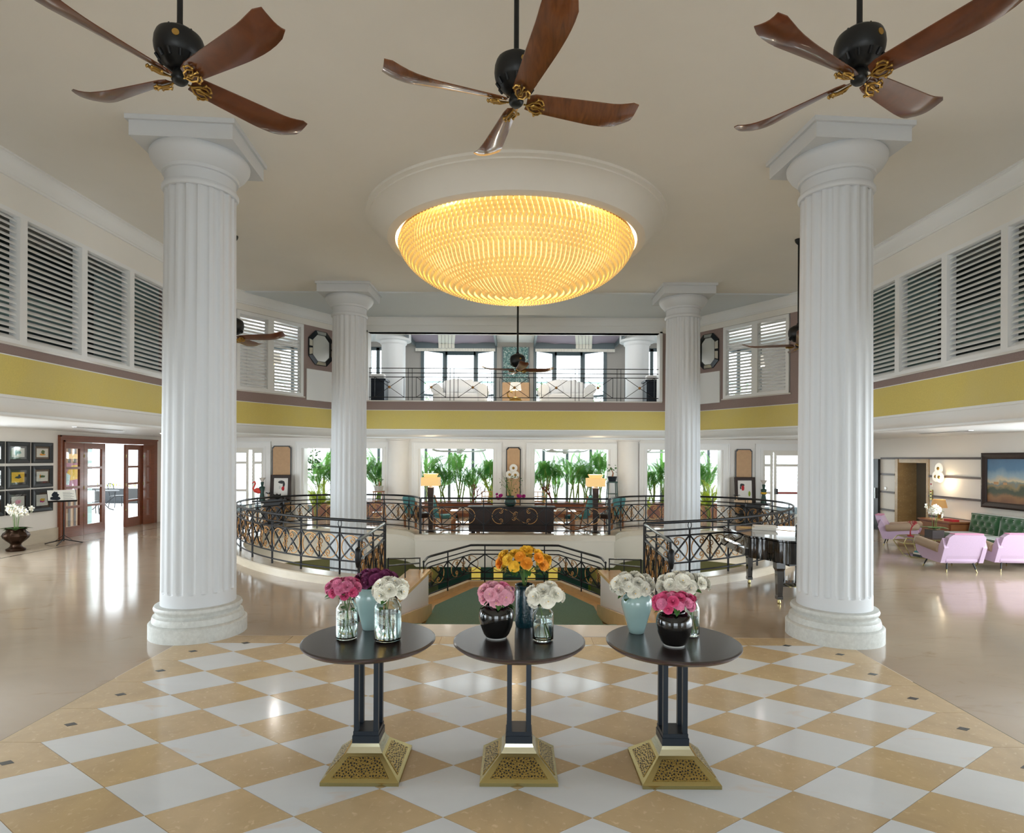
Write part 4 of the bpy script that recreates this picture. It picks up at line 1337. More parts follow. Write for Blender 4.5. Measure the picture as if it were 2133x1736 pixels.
# ================================================================== CEILING FANS
def sheet(mb, rows, th, mi=0):
    n0 = len(mb.v); r, c = len(rows), len(rows[0])
    up = [[(p[0], p[1], p[2] + th) for p in row] for row in rows]
    mb.grid(rows, mi); mb.grid(up, mi)
    idx = lambda k, i, j: n0 + k * r * c + i * c + j
    for i in range(r - 1):
        for j in (0, c - 1):
            mb.f.append((idx(0, i, j), idx(0, i + 1, j), idx(1, i + 1, j), idx(1, i, j))); mb.mi.append(mi)
    for j in range(c - 1):
        for i in (0, r - 1):
            mb.f.append((idx(0, i, j), idx(0, i, j + 1), idx(1, i, j + 1), idx(1, i, j))); mb.mi.append(mi)
def blade_mesh(R_, wood, pitch=26):
    q = MB(); rows = []
    ns = 16
    for i in range(ns + 1):
        s = i / ns
        x = .07 + (R_ - .07) * s
        w0 = .055 + (.105 - .055) * min(1, s * 1.15)
        ew = 1.
        if s > .93: ew = math.sqrt(max(0.0, 1 - ((s - .93) / .075) ** 2)) * .35 + .65
        if s < .05: ew = .8
        pt = math.radians(pitch * (1 - .45 * s))
        lift = .01 * s + .05 * max(0, (s - .72) / .28) ** 2
        row = []
        for j in range(7):
            k = (j / 6 * 2 - 1) * ew
            y = k * w0
            camb = .012 * (k * k)
            tw = pt + math.radians(14) * max(0, (s - .6) / .4) * max(0, k)
            row.append((x, y * math.cos(pt), y * math.sin(tw) + camb + lift))
        rows.append(row)
    sheet(q, rows, .007)
    return q.mesh('fan_blade', wood, 50)
def bracket_mesh():
    q = MB()
    for sg in (-1, 1):
        q.tube([(.07, 0, -.012), (.10, sg * .03, -.02), (.145, sg * .038, -.02), (.175, sg * .02, -.018), (.15, sg * .006, -.018), (.115, sg * .014, -.018), (.1, sg * .002, -.016)], .0065, 5)
        q.tube([(.12, sg * .035, -.018), (.135, sg * .055, -.014), (.165, sg * .05, -.012), (.18, sg * .03, -.014)], .006, 5)
    q.tube([(.05, 0, -.008), (.19, 0, -.016)], .006, 5)
    for p in ((.18, .03), (.18, -.03), (.135, .056), (.135, -.056), (.19, 0)):
        q.lathe([(0, -.012), (.008, -.006), (.008, .006), (0, .012)], 6, (p[0], p[1], -.016))
    return q
BR = bracket_mesh()
def fan(label, loc, ang, R_, group, wood='fan_wood', ms=1., pitch=26, big=True, spin=-1):
    t = thing('ceiling_fan', label, 'ceiling fan', loc, 0., group)
    z_top = ZC - loc[2]
    m = MB(); m.tube([(0, 0, .3 * ms), (0, 0, z_top)], .017 * ms, 10); m.build('rod', 'black_iron', t, 60)
    m = MB(); m.lathe([(.02, z_top - .09), (.03, z_top - .08), (.055, z_top - .05), (.065, z_top - .02), (.065, z_top)], 20); m.build('ceiling_cap', 'black_iron', t, 50)
    m = MB()
    m.lathe([(r * ms, z * ms) for r, z in ((0, .055), (.05, .055), (.075, .065), (.10, .085), (.125, .12), (.132, .127), (.142, .16), (.145, .19), (.142, .225), (.132, .255), (.128, .262), (.122, .265), (.09, .29), (.05, .305), (.03, .31), (.026, .335), (0, .335))], 36)
    mo = m.build('motor_housing', 'black_iron', t, 40)
    if big:
        for k in range(12):
            a = 2 * PI * k / 12
            m = MB(); m.tube([(.108 * math.cos(a) * ms, .108 * math.sin(a) * ms, .088 * ms), (.131 * math.cos(a) * ms, .131 * math.sin(a) * ms, .12 * ms)], .009 * ms, 6); m.build('vent_slot', 'pit_black', mo, 60)
        for k in range(6):
            a = 2 * PI * (k + .5) / 6
            m = MB(); m.lathe([(0, -.007), (.007, 0), (0, .007)], 6, (.118 * math.cos(a) * ms, .118 * math.sin(a) * ms, .268 * ms)); m.build('screw', 'black_iron', mo)
        m = MB(); m.lathe([(0, -.003), (.02, -.003), (.02, .003), (0, .003)], 16); o = m.build('maker_plate', 'gilt', mo); o.location = (.05 * ms, -.135 * ms, .2 * ms); o.rotation_euler = (PI / 2, 0, .35)
    m = MB(); m.lathe([(0, -.03), (.03, -.03), (.045, -.015), (.05, .0), (.045, .03), (.03, .06), (0, .06)], 20); m.build('hub', 'black_iron', t, 50)
    bm_ = blade_mesh(R_, wood, pitch * spin)
    brm = BR.mesh('blade_bracket', 'gilt', 60)
    for k in range(4):
        a = math.radians(ang[k] if isinstance(ang, (list, tuple)) else ang + 90 * k)
        b = link('blade', bm_, t, (0, 0, -.005), (0, 0, a))
        if big: link('blade_bracket', brm, b, (0, 0, 0), (math.radians(pitch * spin * .9), 0, 0))
    return t
GF = 'large wooden ceiling fans in front'
fan('large dark wood ceiling fan hanging before the column by the picture wall', (-2.10, 3.735, 4.35), [-120, -29, 54, 160], .86, GF)
fan('large walnut ceiling fan hanging before the amber dome lamp', (-.005, 3.954, 4.35), -73, .86, GF, 'fan_wood_grain')
fan('large dark wood ceiling fan hanging before the column by the piano', (2.11, 3.70, 4.35), [-152, -57, 30, 124], .84, GF)
GF2 = 'smaller ceiling fans farther back'
fan('wooden ceiling fan half hidden behind the column by the picture wall', (-4.6, 9.78, 3.93), -4, .86, GF2, 'fan_wood', 1.1)
fan('wooden ceiling fan half hidden behind the column by the piano', (4.62, 9.8, 3.86), 160, .86, GF2, 'fan_wood', 1.1)
fan('wooden ceiling fan hanging below the dome before the upper balcony', (0.045, 13.2, 3.93), -80, .8, GF2, 'fan_wood', 1.2)

# ================================================================== PEDESTAL TABLES
TZ = .83
def pedestal(label, loc):
    t = thing('pedestal_table', label, 'table', loc, 0., 'round pedestal tables')
    m = MB(); m.lathe([(0, TZ - .002), (.415, TZ - .002), (.424, TZ), (0, TZ)], 72); 
    m = MB(); m.lathe([(0, TZ), (.415, TZ), (.425, TZ - .006), (.425, TZ - .014), (.40, TZ - .034), (.36, TZ - .045), (0, TZ - .045)], 80, mi=0)
    for i in range(len(m.f)):
        if max(m.v[q][2] for q in m.f[i]) < TZ - .004: m.mi[i] = 1
    m.build('table_top', ['table_dark', 'table_edge'], t, 30)
    for sx in (-1, 1):
        for sy in (-1, 1):
            m = MB(); m.box(sx * .062 - .015, sx * .062 + .015, sy * .062 - .015, sy * .062 + .015, .26, TZ - .044); m.build('post', 'steel_blue', t)
    m = MB(); m.box(-.085, .085, -.085, .085, .185, .235); m.box(-.08, .08, -.08, .08, .235, .262); m.build('plinth', 'steel_blue', t)
    m = MB(); m.box(-.12, .12, -.12, .12, TZ - .052, TZ - .043); m.build('top_plate', 'steel_blue', t)
    def sq(h, z): return [(-h, -h, z), (h, -h, z), (h, h, z), (-h, h, z)]
    m = MB(); m.grid([sq(.0845, .19), sq(.092, .17), sq(.108, .147), sq(.112, .14)], close=True); m.build('collar', 'brass_light', t)
    m = MB(); m.grid([sq(.112, .14), sq(.236, .026), sq(.24, .022), sq(.24, 0), sq(.0, 0)], close=True)
    m.build('base_pyramid', 'brass', t)
    rr = random.Random(11)
    dots_me = None
    for k in range(4):
        Mz = Matrix.Rotation(k * PI / 2, 4, 'Z')
        h0, z0, h1, z1 = .112, .14, .236, .026
        def pt(u, v, d=0.):       # u -1..1, v 0 bottom .. 1 top
            h = h1 + (h0 - h1) * v; z = z1 + (z0 - z1) * v
            nl = math.hypot(z0 - z1, h1 - h0)
            ny, nz = -(z0 - z1) / nl, (h1 - h0) / nl
            return Vector((u * h, -h + ny * d, z + nz * d))
        m = MB(); m.add([pt(-.78, .12, .004), pt(.78, .12, .004), pt(.72, .86, .004), pt(-.72, .86, .004), pt(-.80, .10, -.001), pt(.80, .10, -.001), pt(.74, .88, -.001), pt(-.74, .88, -.001)], [(0, 1, 2, 3), (4, 5, 1, 0), (5, 6, 2, 1), (6, 7, 3, 2), (7, 4, 0, 3)])
        m.xf(Mz); pn = m.build('hammered_panel', 'brass_hammered', t)
        m = MB(); pts = []
        tries = 0
        while len(pts) < 115 and tries < 4000:
            tries += 1
            u, v = rr.uniform(-.74, .74), rr.uniform(.16, .82)
            p = pt(u, v, .0052)
            if all((p - o_).length > .0155 for o_ in pts): pts.append(p)
        for p in pts:
            e1 = Vector((1, 0, 0)); e2 = (pt(0, 1) - pt(0, 0)).normalized(); rd = rr.uniform(.0038, .006)
            m.add([p + e1 * rd * math.cos(q * PI / 3) + e2 * rd * math.sin(q * PI / 3) for q in range(6)], [(0, 1, 2, 3, 4, 5)])
        m.xf(Mz); o = m.build('perforations', 'pit_black', pn); o['kind'] = 'stuff'
    return t
TAB = dict(L=(-.938, 3.885), C=(.033, 3.89), R=(1.022, 3.87))
pedestal('round dark table on a brass pyramid foot, holding pink, plum and white roses', (*TAB['L'], 0))
pedestal('round dark table on a brass pyramid foot, holding the yellow roses', (*TAB['C'], 0))
pedestal('round dark table on a brass pyramid foot, holding hot pink and white roses', (*TAB['R'], 0))

# ================================================================== VASES AND ROSES
def vpos(px, py): return fl(px, py, TZ)
def glass_vase(label, px, py, r, h, neck, level, group='clear glass jars'):
    p = vpos(px, py); t = thing('glass_jar', label, 'vase', (p.x, p.y, TZ), 0., group)
    th = .004
    outer = [(0, .0), (r * .85, .0), (r, .012), (r, h * .72), (r * .96, h * .78), (neck * 1.08, h * .87), (neck, h * .9), (neck, h * .985), (neck + .006, h)]
    inner = [(neck, h), (neck - th, h * .985), (neck - th, h * .9), (neck * 1.08 - th, h * .865), (r * .96 - th, h * .775), (r - th, h * .71), (r - th, .022), (r * .8, .014), (0, .014)]
    m = MB(); m.lathe(outer + inner, 40); m.build('jar_glass', 'glass_green', t, 50)
    m = MB(); m.lathe([(0, .015), (r * .8, .0155), (r - th - .001, .024), (r - th - .001, h * level), (0, h * level)], 40); m.build('water', 'water', t, 50)
    return t, p
def vase(name, label, px, py, prof, mm, group=None, ring=None):
    p = vpos(px, py); t = thing(name, label, 'vase', (p.x, p.y, TZ), 0., group)
    m = MB(); m.lathe(prof, 48); m.build('vase_body', mm, t, 60)
    if ring: m = MB(); m.lathe(ring[0], 48); m.build('foot_ring', ring[1], t, 60)
    return t, p
def celadon(label, px, py, r, h):
    P_ = [(0, 0), (.46, 0), (.5, .015), (.6, .16), (.76, .38), (.9, .56), (.985, .70), (1, .78), (.97, .86), (.87, .93), (.76, .97), (.72, .98), (.74, 1.0), (.68, 1.0), (.68, .96), (.8, .9), (.5, .3), (0, .2)]
    return vase('celadon_vase', label, px, py, [(a * r, b * h) for a, b in P_], 'celadon', 'pale green ceramic vases')
def black_jar(label, px, py, r, h):
    P_ = [(0, .03), (.56, .03), (.62, .05), (.74, .14), (.9, .36), (1, .62), (.99, .76), (.9, .88), (.72, .95), (.60, .97), (.60, 1.0), (.55, 1.0), (.55, .95), (.8, .8), (.6, .2), (0, .15)]
    return vase('black_glazed_jar', label, px, py, [(a * r, b * h) for a, b in P_], 'black_glaze', 'black glazed jars', ([(0, 0), (.57 * r, 0), (.58 * r, .035 * h), (0, .035 * h)], 'base_stone'))
V = {}
V['a'] = glass_vase('small clear glass jar with pink roses on the plum-rose table', 722, 1331, .068, .265, .045, .36)
V['b'] = celadon('pale green ceramic vase behind the two clear jars', 770, 1311, .098, .285)
V['c'] = glass_vase('wide clear glass jar with white roses beside the pink-rose jar', 807.5, 1334, .086, .29, .06, .62)
V['d'] = black_jar('black glazed jar with pale pink roses on the middle table', 1034, 1328, .115, .215)
V['e'] = vase('teal_vase', 'tall dark teal glazed vase with yellow roses on the middle table', 1092, 1305, [(0, 0), (.058, 0), (.062, .01), (.067, .05), (.066, .2), (.062, .25), (.058, .265), (.064, .275), (.066, .29), (.058, .295), (.055, .27), (.055, .05), (0, .04)], 'teal_glaze')
V['f'] = glass_vase('clear glass bottle with white roses on the middle table', 1131, 1334, .067, .235, .04, .52)
V['g'] = celadon('pale green ceramic vase with white roses on the hot-pink-rose table', 1326, 1318, .103, .265)
V['h'] = black_jar('black glazed jar with hot pink roses', 1404, 1344, .112, .215)
V['i'] = glass_vase('slim clear glass jar behind the hot pink roses', 1441, 1324, .05, .24, .035, .5)

def rose_mesh(mm, seed, openn=1., heart=False):
    rr = random.Random(seed)
    q = MB()
    # x,y face plane, z = facing direction, unit radius about 1
    for ring, (n, r0, r1, tilt, z0) in enumerate(((7, .24, 1.08, 20, -.42), (7, .22, 1.0, 40, -.34), (6, .20, .86, 55, -.22), (6, .16, .70, 66, -.10), (5, .10, .52, 75, .0), (4, .05, .34, 82, .10))):
        for k in range(n):
            a = 2 * PI * (k + .5 * (ring % 2)) / n + rr.uniform(-.15, .15)
            tl = math.radians(tilt * openn + rr.uniform(-6, 6))
            rows = []
            for s in (0, .4, .75, 1.):
                wv = (r1 * .16, r1 * .44, r1 * .52, r1 * .34)[(0, .4, .75, 1.).index(s)]
                rr_ = r0 + (r1 - r0) * s * math.cos(tl)
                z = z0 + (r1 - r0) * s * math.sin(tl) * .9
                if s == 1.: z -= .07; rr_ += .05
                rows.append([(rr_ - .10 * r1 * c * c, wv * c, z + .10 * c * c * r1 + rr.uniform(-.045, .045)) for c in (-1, -.5, 0, .5, 1)])
            M = Matrix.Rotation(a, 4, 'Z')
            n0 = len(q.v); q.grid(rows); q.xf(M, n0)
    if heart: q.lathe([(0, .34), (.06, .32), (.08, .2)], 8, mi=1)
    else: q.lathe([(0, .42), (.12, .38), (.2, .2), (.22, .0)], 8)
    q.lathe([(0, -.45), (.16, -.45), (.3, -.3)], 8, mi=2 if heart else 1)
    return q.mesh('rose_bloom', [mm] + (['rose_heart'] if heart else []) + ['leaf'], 70)
RM = {}
def rm(mm, heart=False):
    k = (mm, heart)
    if k not in RM: RM[k] = [rose_mesh(mm, 3 + len(RM) * 5 + s, (.75, 1.0, 1.25)[s], heart) for s in range(3)]
    return RM[k]
def leaf_mesh():
    q = MB(); rows = []
    for s in range(6):
        u = s / 5; w_ = .34 * math.sin(PI * (u ** .8) * .96 + .06)
        rows.append([(-w_, u, .06 * w_ / .3 - .25 * u * u), (0, u, -.25 * u * u), (w_, u, .06 * w_ / .3 - .25 * u * u)])
    q.grid(rows); return q.mesh('rose_leaf', 'leaf', 80)
LEAF = leaf_mesh()
def aim(o, d, spin):
    d = Vector(d).normalized()
    o.rotation_euler = (d.to_track_quat('Z', 'Y') @ Matrix.Rotation(spin, 3, 'Z').to_quaternion()).to_euler()
def bouquet(label, vkey, mats, c, rad, n, br, seed, group='rose bouquets', leaves=10, heart=False, low=-.35, nstem=6, stem_to=.02, buds=0, hang=0.):
    """c = centre of the flower mass relative to the vase base; rad = its radii"""
    rr = random.Random(seed)
    t_, p = V[vkey]
    t = thing('rose_bouquet', label, 'flowers', (p.x, p.y, TZ), 0., group)
    c = Vector(c); pts = []
    ga = PI * (3 - math.sqrt(5))
    for k in range(n):
        z = 1 - (1 - low) * (k + .5) / n
        r = math.sqrt(max(0, 1 - z * z)); a = k * ga + seed
        d = Vector((r * math.cos(a), r * math.sin(a), z))
        j = 1 + rr.uniform(-.12, .08)
        pos = c + Vector((d.x * rad[0] * j * 1.08, d.y * rad[1] * j, d.z * rad[2] * j * 1.12))
        mm = mats[rr.randrange(len(mats))] if not isinstance(mats, dict) else None
        o = link('rose_bloom', rm(mm, heart)[rr.randrange(3)], t, pos, None, br * rr.uniform(.82, 1.12))
        dd = Vector((d.x, d.y - .35, d.z + .25)); aim(o, dd, rr.uniform(0, 6.28))
    for k in range(buds):
        a = rr.uniform(0, 6.28); d = Vector((math.cos(a) * .9, math.sin(a) * .6, rr.uniform(-.1, .8)))
        pos = c + Vector((d.x * rad[0], d.y * rad[1], d.z * rad[2])) * 1.22
        o = link('rose_bud', rm(mats[0], heart)[0], t, pos, None, br * .4); aim(o, d, 0)
    for k in range(leaves):
        a = rr.uniform(0, 6.28); z = rr.uniform(-1., -.1)
        d = Vector((math.cos(a), math.sin(a), 0))
        pos = c + Vector((d.x * rad[0] * .75, d.y * rad[1] * .75, z * rad[2]))
        o = link('rose_leaf', LEAF, t, pos, None, rr.uniform(.035, .06))
        o.rotation_euler = (rr.uniform(-.9, .4), rr.uniform(-.4, .4), a - PI / 2)
    for k in range(nstem):
        a = rr.uniform(0, 6.28); b = a + PI + rr.uniform(-.5, .5); rb = rr.uniform(.01, .045)
        top = c + Vector((math.cos(a) * rad[0] * .4, math.sin(a) * rad[1] * .4, -.3 * rad[2]))
        nk = Vector((math.cos(a) * .02, math.sin(a) * .02, max(.1, c.z - rad[2] * 1.1)))
        bt = Vector((math.cos(b) * rb, math.sin(b) * rb, stem_to))
        m = MB(); m.tube(catmull([bt, nk, top], 4), .0028, 5); m.build('stem', 'stem_green', t, 60)
    return t, rr
b, rr = bouquet('bunch of mid pink roses in the small clear jar', 'a', ['rose_pink', 'rose_pink', 'rose_deep'], (-.025, 0, .32), (.095, .08, .065), 22, .034, 1, low=-.55, buds=5, leaves=9)
for k in range(7):
    o = link('rose_leaf', LEAF, b, (rr.uniform(-.04, .04), rr.uniform(-.04, .02), rr.uniform(.06, .22)), (rr.uniform(-.6, .6), rr.uniform(-.6, .6), rr.uniform(0, 6)), rr.uniform(.035, .05))
b, rr = bouquet('bunch of dark plum roses in the pale green vase', 'b', ['rose_plum'], (.05, 0, .325), (.125, .08, .065), 22, .042, 2, low=-.4, buds=4, leaves=8)
b, rr = bouquet('bunch of white roses in the wide clear jar', 'c', ['rose_white'], (.015, -.005, .325), (.095, .08, .06), 13, .048, 3, heart=True, low=-.45, leaves=9)
for k in range(7):
    o = link('rose_leaf', LEAF, b, (rr.uniform(-.06, .06), rr.uniform(-.05, .02), rr.uniform(.12, .24)), (rr.uniform(-.6, .6), rr.uniform(-.6, .6), rr.uniform(0, 6)), rr.uniform(.035, .055))
bouquet('bunch of pale pink roses in the black jar on the middle table', 'd', ['rose_pale', 'rose_pale', 'rose_pale', 'rose_pink'], (.0, 0, .275), (.105, .08, .07), 17, .045, 4, heart=True, low=-.45, buds=2, leaves=10)
bouquet('tall bunch of yellow and orange roses in the teal vase', 'e', ['rose_yellow', 'rose_yellow', 'rose_yellow', 'rose_orange'], (.0, 0, .44), (.165, .09, .09), 21, .044, 5, low=-.3, buds=5, leaves=34, nstem=10)
bouquet('bunch of white roses in the bottle on the middle table', 'f', ['rose_white'], (.012, 0, .285), (.105, .08, .065), 13, .048, 6, heart=True, low=-.55, leaves=3, nstem=3)
bouquet('full bunch of white roses in the pale green vase on the hot-pink-rose table', 'g', ['rose_white'], (-.03, 0, .315), (.125, .095, .075), 22, .046, 7, heart=True, low=-.5, leaves=8)
bouquet('bunch of hot pink roses in the black jar', 'h', ['rose_deep', 'rose_deep', 'rose_pink'], (.0, 0, .262), (.12, .09, .06), 24, .036, 8, low=-.35, buds=9, leaves=9)
bouquet('spread of white roses in the slim jar behind the hot pink ones', 'i', ['rose_white'], (-.06, 0, .345), (.15, .09, .06), 17, .05, 9, heart=True, low=-.4, leaves=7)

# ================================================================== LEFT LOBBY
def blob(rr, cx, cy, rx, ry, n=14, wob=.25):
    return [(cx + rx * math.cos(2 * PI * k / n) * (1 + rr.uniform(-wob, wob)), cy + ry * math.sin(2 * PI * k / n) * (1 + rr.uniform(-wob, wob))) for k in range(n)]
def framed(label, y0, y1, z0, z1, paper, shapes, seed):
    t = thing('framed_picture', label, 'picture', (XL + .001, (y0 + y1) / 2, z0), 0., 'black framed pictures on the lobby wall')
    W, Hh = (y1 - y0), (z1 - z0)
    m = MB()
    def loop(i, x): return [(x, -W / 2 + i, i), (x, W / 2 - i, i), (x, W / 2 - i, Hh - i), (x, -W / 2 + i, Hh - i)]
    m.grid([loop(0, 0), loop(0, .035), loop(.02, .045), loop(.08, .03), loop(.09, .022), loop(.09, .0)], close=True)
    m.build('frame', 'frame_black', t)
    m = MB(); m.add(loop(.088, .012), [(0, 1, 2, 3)]); m.build('mount', 'wood_dark', t)
    m = MB(); q = loop(.135, .014); m.add(q, [(0, 1, 2, 3)]); pp = m.build('paper', paper, t)
    rr = random.Random(seed)
    for k, (mm, cy, cz, ry, rz) in enumerate(shapes):
        m = MB(); m.slab(blob(rr, cy * W, Hh / 2 + cz * Hh, ry * W, rz * Hh), (.0145 + .0006 * k, 0, 0), (0, 1, 0), (0, 0, 1), (.0005, 0, 0)); m.build('drawn_shape', mm, pp)
    m = MB(); m.box(.03, .036, -.03, .03, .04, .055); m.build('name_plate', 'gilt', t)
    m = MB(); m.add(loop(.09, .024), [(0, 1, 2, 3)]); m.build('glazing', 'pane', t)
YY = [(12.17, 12.78), (12.84, 13.45), (13.515, 14.12)]
ZZ = [(1.835, 2.305), (1.28, 1.775), (.72, 1.245)]
rowsn = ['top', 'middle', 'bottom']
desc = {(1, 0): ('blue fish drawing', 'paper', [('teal_cloth', 0, 0, .14, .08), ('teal_cloth', -.1, .0, .05, .12)]),
        (2, 0): ('green and orange beast drawing', 'paper', [('rose_orange', 0, -.08, .14, .05), ('palm_leaf', .03, .02, .09, .1)]),
        (1, 1): ('yellow picture with a purple beast', 'rose_yellow', [('steel_blue', 0, 0, .15, .05), ('steel_blue', .05, .05, .05, .08)]),
        (2, 1): ('orange and green fish drawing', 'paper', [('rose_orange', -.1, 0, .04, .1), ('palm_leaf', .02, .0, .13, .06)]),
        (1, 2): ('pink drawing with a red eye', 'cream_cloth', [('rose_pale', 0, 0, .13, .1), ('art_red', .04, 0, .02, .02)]),
        (2, 2): ('yellow and pink leaping beast drawing', 'paper', [('magenta', 0, -.05, .14, .05), ('rose_yellow', .02, .02, .12, .06)])}
for c in range(3):
    for r in range(3):
        if c == 0: d = ('picture cut by the frame edge', 'paper', [('palm_leaf', 0, 0, .12, .08)])
        else: d = desc[c, r]
        framed('black framed %s in the %s row' % (d[0], rowsn[r]), *YY[c], *ZZ[r], d[1], d[2], c * 3 + r)
# orchid in bronze urn
def orchid(t, n, h, spread, seed, leaf_r=.22, fs=.05, base=0.):
    rr = random.Random(seed)
    fq = MB()
    for k in range(5):
        a = 2 * PI * k / 5 + PI / 2
        w_ = .62 if k in (1, 4) else .42
        fq.add([(0, 0, .05), (math.cos(a - w_) * .8, math.sin(a - w_) * .8, .1), (math.cos(a) * 1.1, math.sin(a) * 1.1, -.05), (math.cos(a + w_) * .8, math.sin(a + w_) * .8, .1)], [(0, 1, 2, 3)])
    fq.lathe([(.16, .08), (.1, .2), (0, .28)], 6, mi=1)
    fm = fq.mesh('orchid_flower', ['rose_white', 'rose_heart'], 60)
    for k in range(n):
        a = 2 * PI * k / n + rr.uniform(-.3, .3); b = rr.uniform(.35, 1.) * spread
        top = Vector((math.cos(a) * b * .6, math.sin(a) * b * .6, base + h * rr.uniform(.8, 1.)))
        m = MB(); pts = catmull([Vector((math.cos(a) * .03, math.sin(a) * .03, base)), Vector((math.cos(a) * .06, math.sin(a) * .06, base + h * .55)), top, top + Vector((math.cos(a) * .12, math.sin(a) * .12, -.05))], 5)
        m.tube(pts, .004, 5); m.build('flower_stem', 'stem_green', t, 60)
        for q in range(6):
            p = top + Vector((math.cos(a) * .03 * (q - 2) + rr.uniform(-.04, .04), math.sin(a) * .03 * (q - 2) + rr.uniform(-.04, .04), rr.uniform(-.13, .05)))
            o = link('orchid_flower', fm, t, p, None, fs * rr.uniform(.85, 1.15)); aim(o, Vector((rr.uniform(-.6, .9), -1, rr.uniform(-.2, .5))), rr.uniform(0, 6))
    for k in range(7):
        a = 2 * PI * k / 7 + .2
        o = link('orchid_leaf', LEAF, t, (0, 0, base + .01), (.35, 0, a), leaf_r * rr.uniform(.7, 1.1))
p = fl(33, 1148)
t = thing('bronze_urn', 'fluted dark bronze urn standing below the framed pictures', 'urn', (p.x, p.y, 0))
rows = []
for r, z in ((.16, 0), (.17, .015), (.17, .05), (.13, .07), (.10, .10), (.09, .14), (.11, .17), (.17, .22), (.225, .28), (.24, .33), (.22, .38), (.18, .41), (.165, .44), (.18, .47), (.205, .485), (.17, .47), (.15, .42), (0, .40)):
    lob = .10 if .2 < z < .4 and r > .15 else 0
    rows.append([(r * (1 - lob * abs(math.sin(a * 5))) * math.cos(a), r * (1 - lob * abs(math.sin(a * 5))) * math.sin(a), z) for a in [2 * PI * k / 60 for k in range(60)]])
m = MB(); m.grid(rows, close=True); m.build('urn_body', 'bronze_pot', t, 50)
t = thing('white_orchid', 'white orchid growing in the bronze urn', 'orchid', (p.x, p.y, .42)); orchid(t, 6, .52, .3, 4, .3, .055)
# music stand with notice
p = fl(133, 1133)
t = thing('music_stand', 'black folding stand holding a printed notice beside the wooden doors', 'stand', (p.x, p.y, 0))
m = MB(); m.tube([(0, 0, .06), (0, 0, .55)], .013, 8); m.tube([(0, 0, .5), (0, 0, .98)], .009, 8); m.build('pole', 'matte_black', t, 60)
for a in (3.5, 5.0, .4):
    m = MB(); m.tube([(0, 0, .10), (.36 * math.cos(a), .36 * math.sin(a), .012)], .011, 6); m.tube([(0, 0, .2), (.17 * math.cos(a), .17 * math.sin(a), .06)], .006, 6); m.build('leg', 'matte_black', t, 60)
m = MB(); m.box(-.27, .27, -.01, .0, 0, .34); m.box(-.27, .27, -.05, 0, -.012, .0); ds = m.build('desk', 'matte_black', t); ds.location = (-.02, -.02, .96); ds.rotation_euler = (-.75, 0, .75)
m = MB(); m.box(-.26, .26, -.016, -.0105, .005, .335); sh_ = m.build('notice', 'paper', ds)
m = MB(); rr = random.Random(2)
m.slab(blob(rr, -.12, .2, .06, .09), (0, -.0165, 0), (1, 0, 0), (0, 0, 1), (0, -.0005, 0)); m.slab(blob(rr, -.12, .09, .1, .05), (0, -.0165, 0), (1, 0, 0), (0, 0, 1), (0, -.0005, 0))
for k in range(9): m.box(.02, .22 - (k % 3) * .03, -.0172, -.0165, .05 + k * .026, .056 + k * .026)
m.build('print', 'steel_blue', ds)

# ================================================================== RIGHT LOBBY
def armchair(label, loc, rz):
    t = thing('pink_armchair', label, 'armchair', loc, rz, 'pink armchairs with tan arm rolls')
    m = MB()
    # shell: side profile extruded
    m.rbox(-.30, .30, -.30, .34, .17, .30, .04); m.build('seat_shell', 'pink_cloth', t, 60)
    m = MB(); m.rbox(-.27, .27, -.24, .36, .29, .39, .045); m.build('seat_cushion', 'pink_deep', t, 60)
    rows = []
    for z, y, w_ in ((.16, -.26, .27), (.30, -.33, .31), (.50, -.40, .335), (.64, -.45, .32), (.70, -.47, .25)):
        rows.append([(-w_, y, z), (w_, y, z), (w_ - .01, y + .12, z + .0), (-w_ + .01, y + .12, z + .0)])
    m = MB(); m.grid(rows, close=True); m.f.append((0, 1, 2, 3)); m.mi.append(0); m.f.append(tuple(len(m.v) - 4 + k for k in range(4))); m.mi.append(0)
    m.build('backrest', 'pink_cloth', t)
    m = MB(); m.tube([(-.25, -.47, .705), (.25, -.47, .705)], .012, 6); m.tube([(-.24, -.35, .70), (.24, -.35, .70)], .012, 6); m.box(-.25, .25, -.47, -.35, .695, .712); m.build('back_piping', 'pink_deep', t)
    for sx in (-1, 1):
        pr = [(-.34, .62), (-.40, .45), (-.30, .17), (.18, .19), (.36, .30), (.40, .40), (.34, .44), (-.22, .42)]
        m = MB(); m.slab(pr, (sx * .30, 0, 0), (0, 1, 0), (0, 0, 1), (sx * .075, 0, 0)); m.build('side_panel', 'pink_cloth', t)
        m = MB(); m.lathe([(0, 0), (.075, .0), (.083, .03), (.083, .58), (.07, .63), (.035, .655), (0, .66)], 20)
        a = m.build('arm_roll', 'tan_leather', t, 50); a.location = (sx * .345, -.24, .42); a.rotation_euler = (-PI / 2 + .12, 0, 0)
    for x, y, dx, dy in ((-.22, -.24, -.05, -.06), (.22, -.24, .05, -.06), (-.22, .26, -.05, .08), (.22, .26, .05, .08)):
        m = MB(); m.tube([(x, y, .2), (x + dx * .75, y + dy * .75, .05)], [.016, .011], 8); l = m.build('leg', 'matte_black', t, 60)
        m = MB(); m.tube([(x + dx * .75, y + dy * .75, .05), (x + dx, y + dy, 0)], [.011, .009], 8); m.build('brass_tip', 'brass', l, 60)
    return t
armchair('pink armchair seen from behind, nearest the brass coffee table', (7.98, 11.0, 0), -.02)
armchair('pink armchair seen from behind, cut by the frame edge beside the green sofa', (9.02, 11.05, 0), -.08)
armchair('pink armchair facing out beside the lift, partly behind the white column', (9.02, 14.05, 0), -2.25)
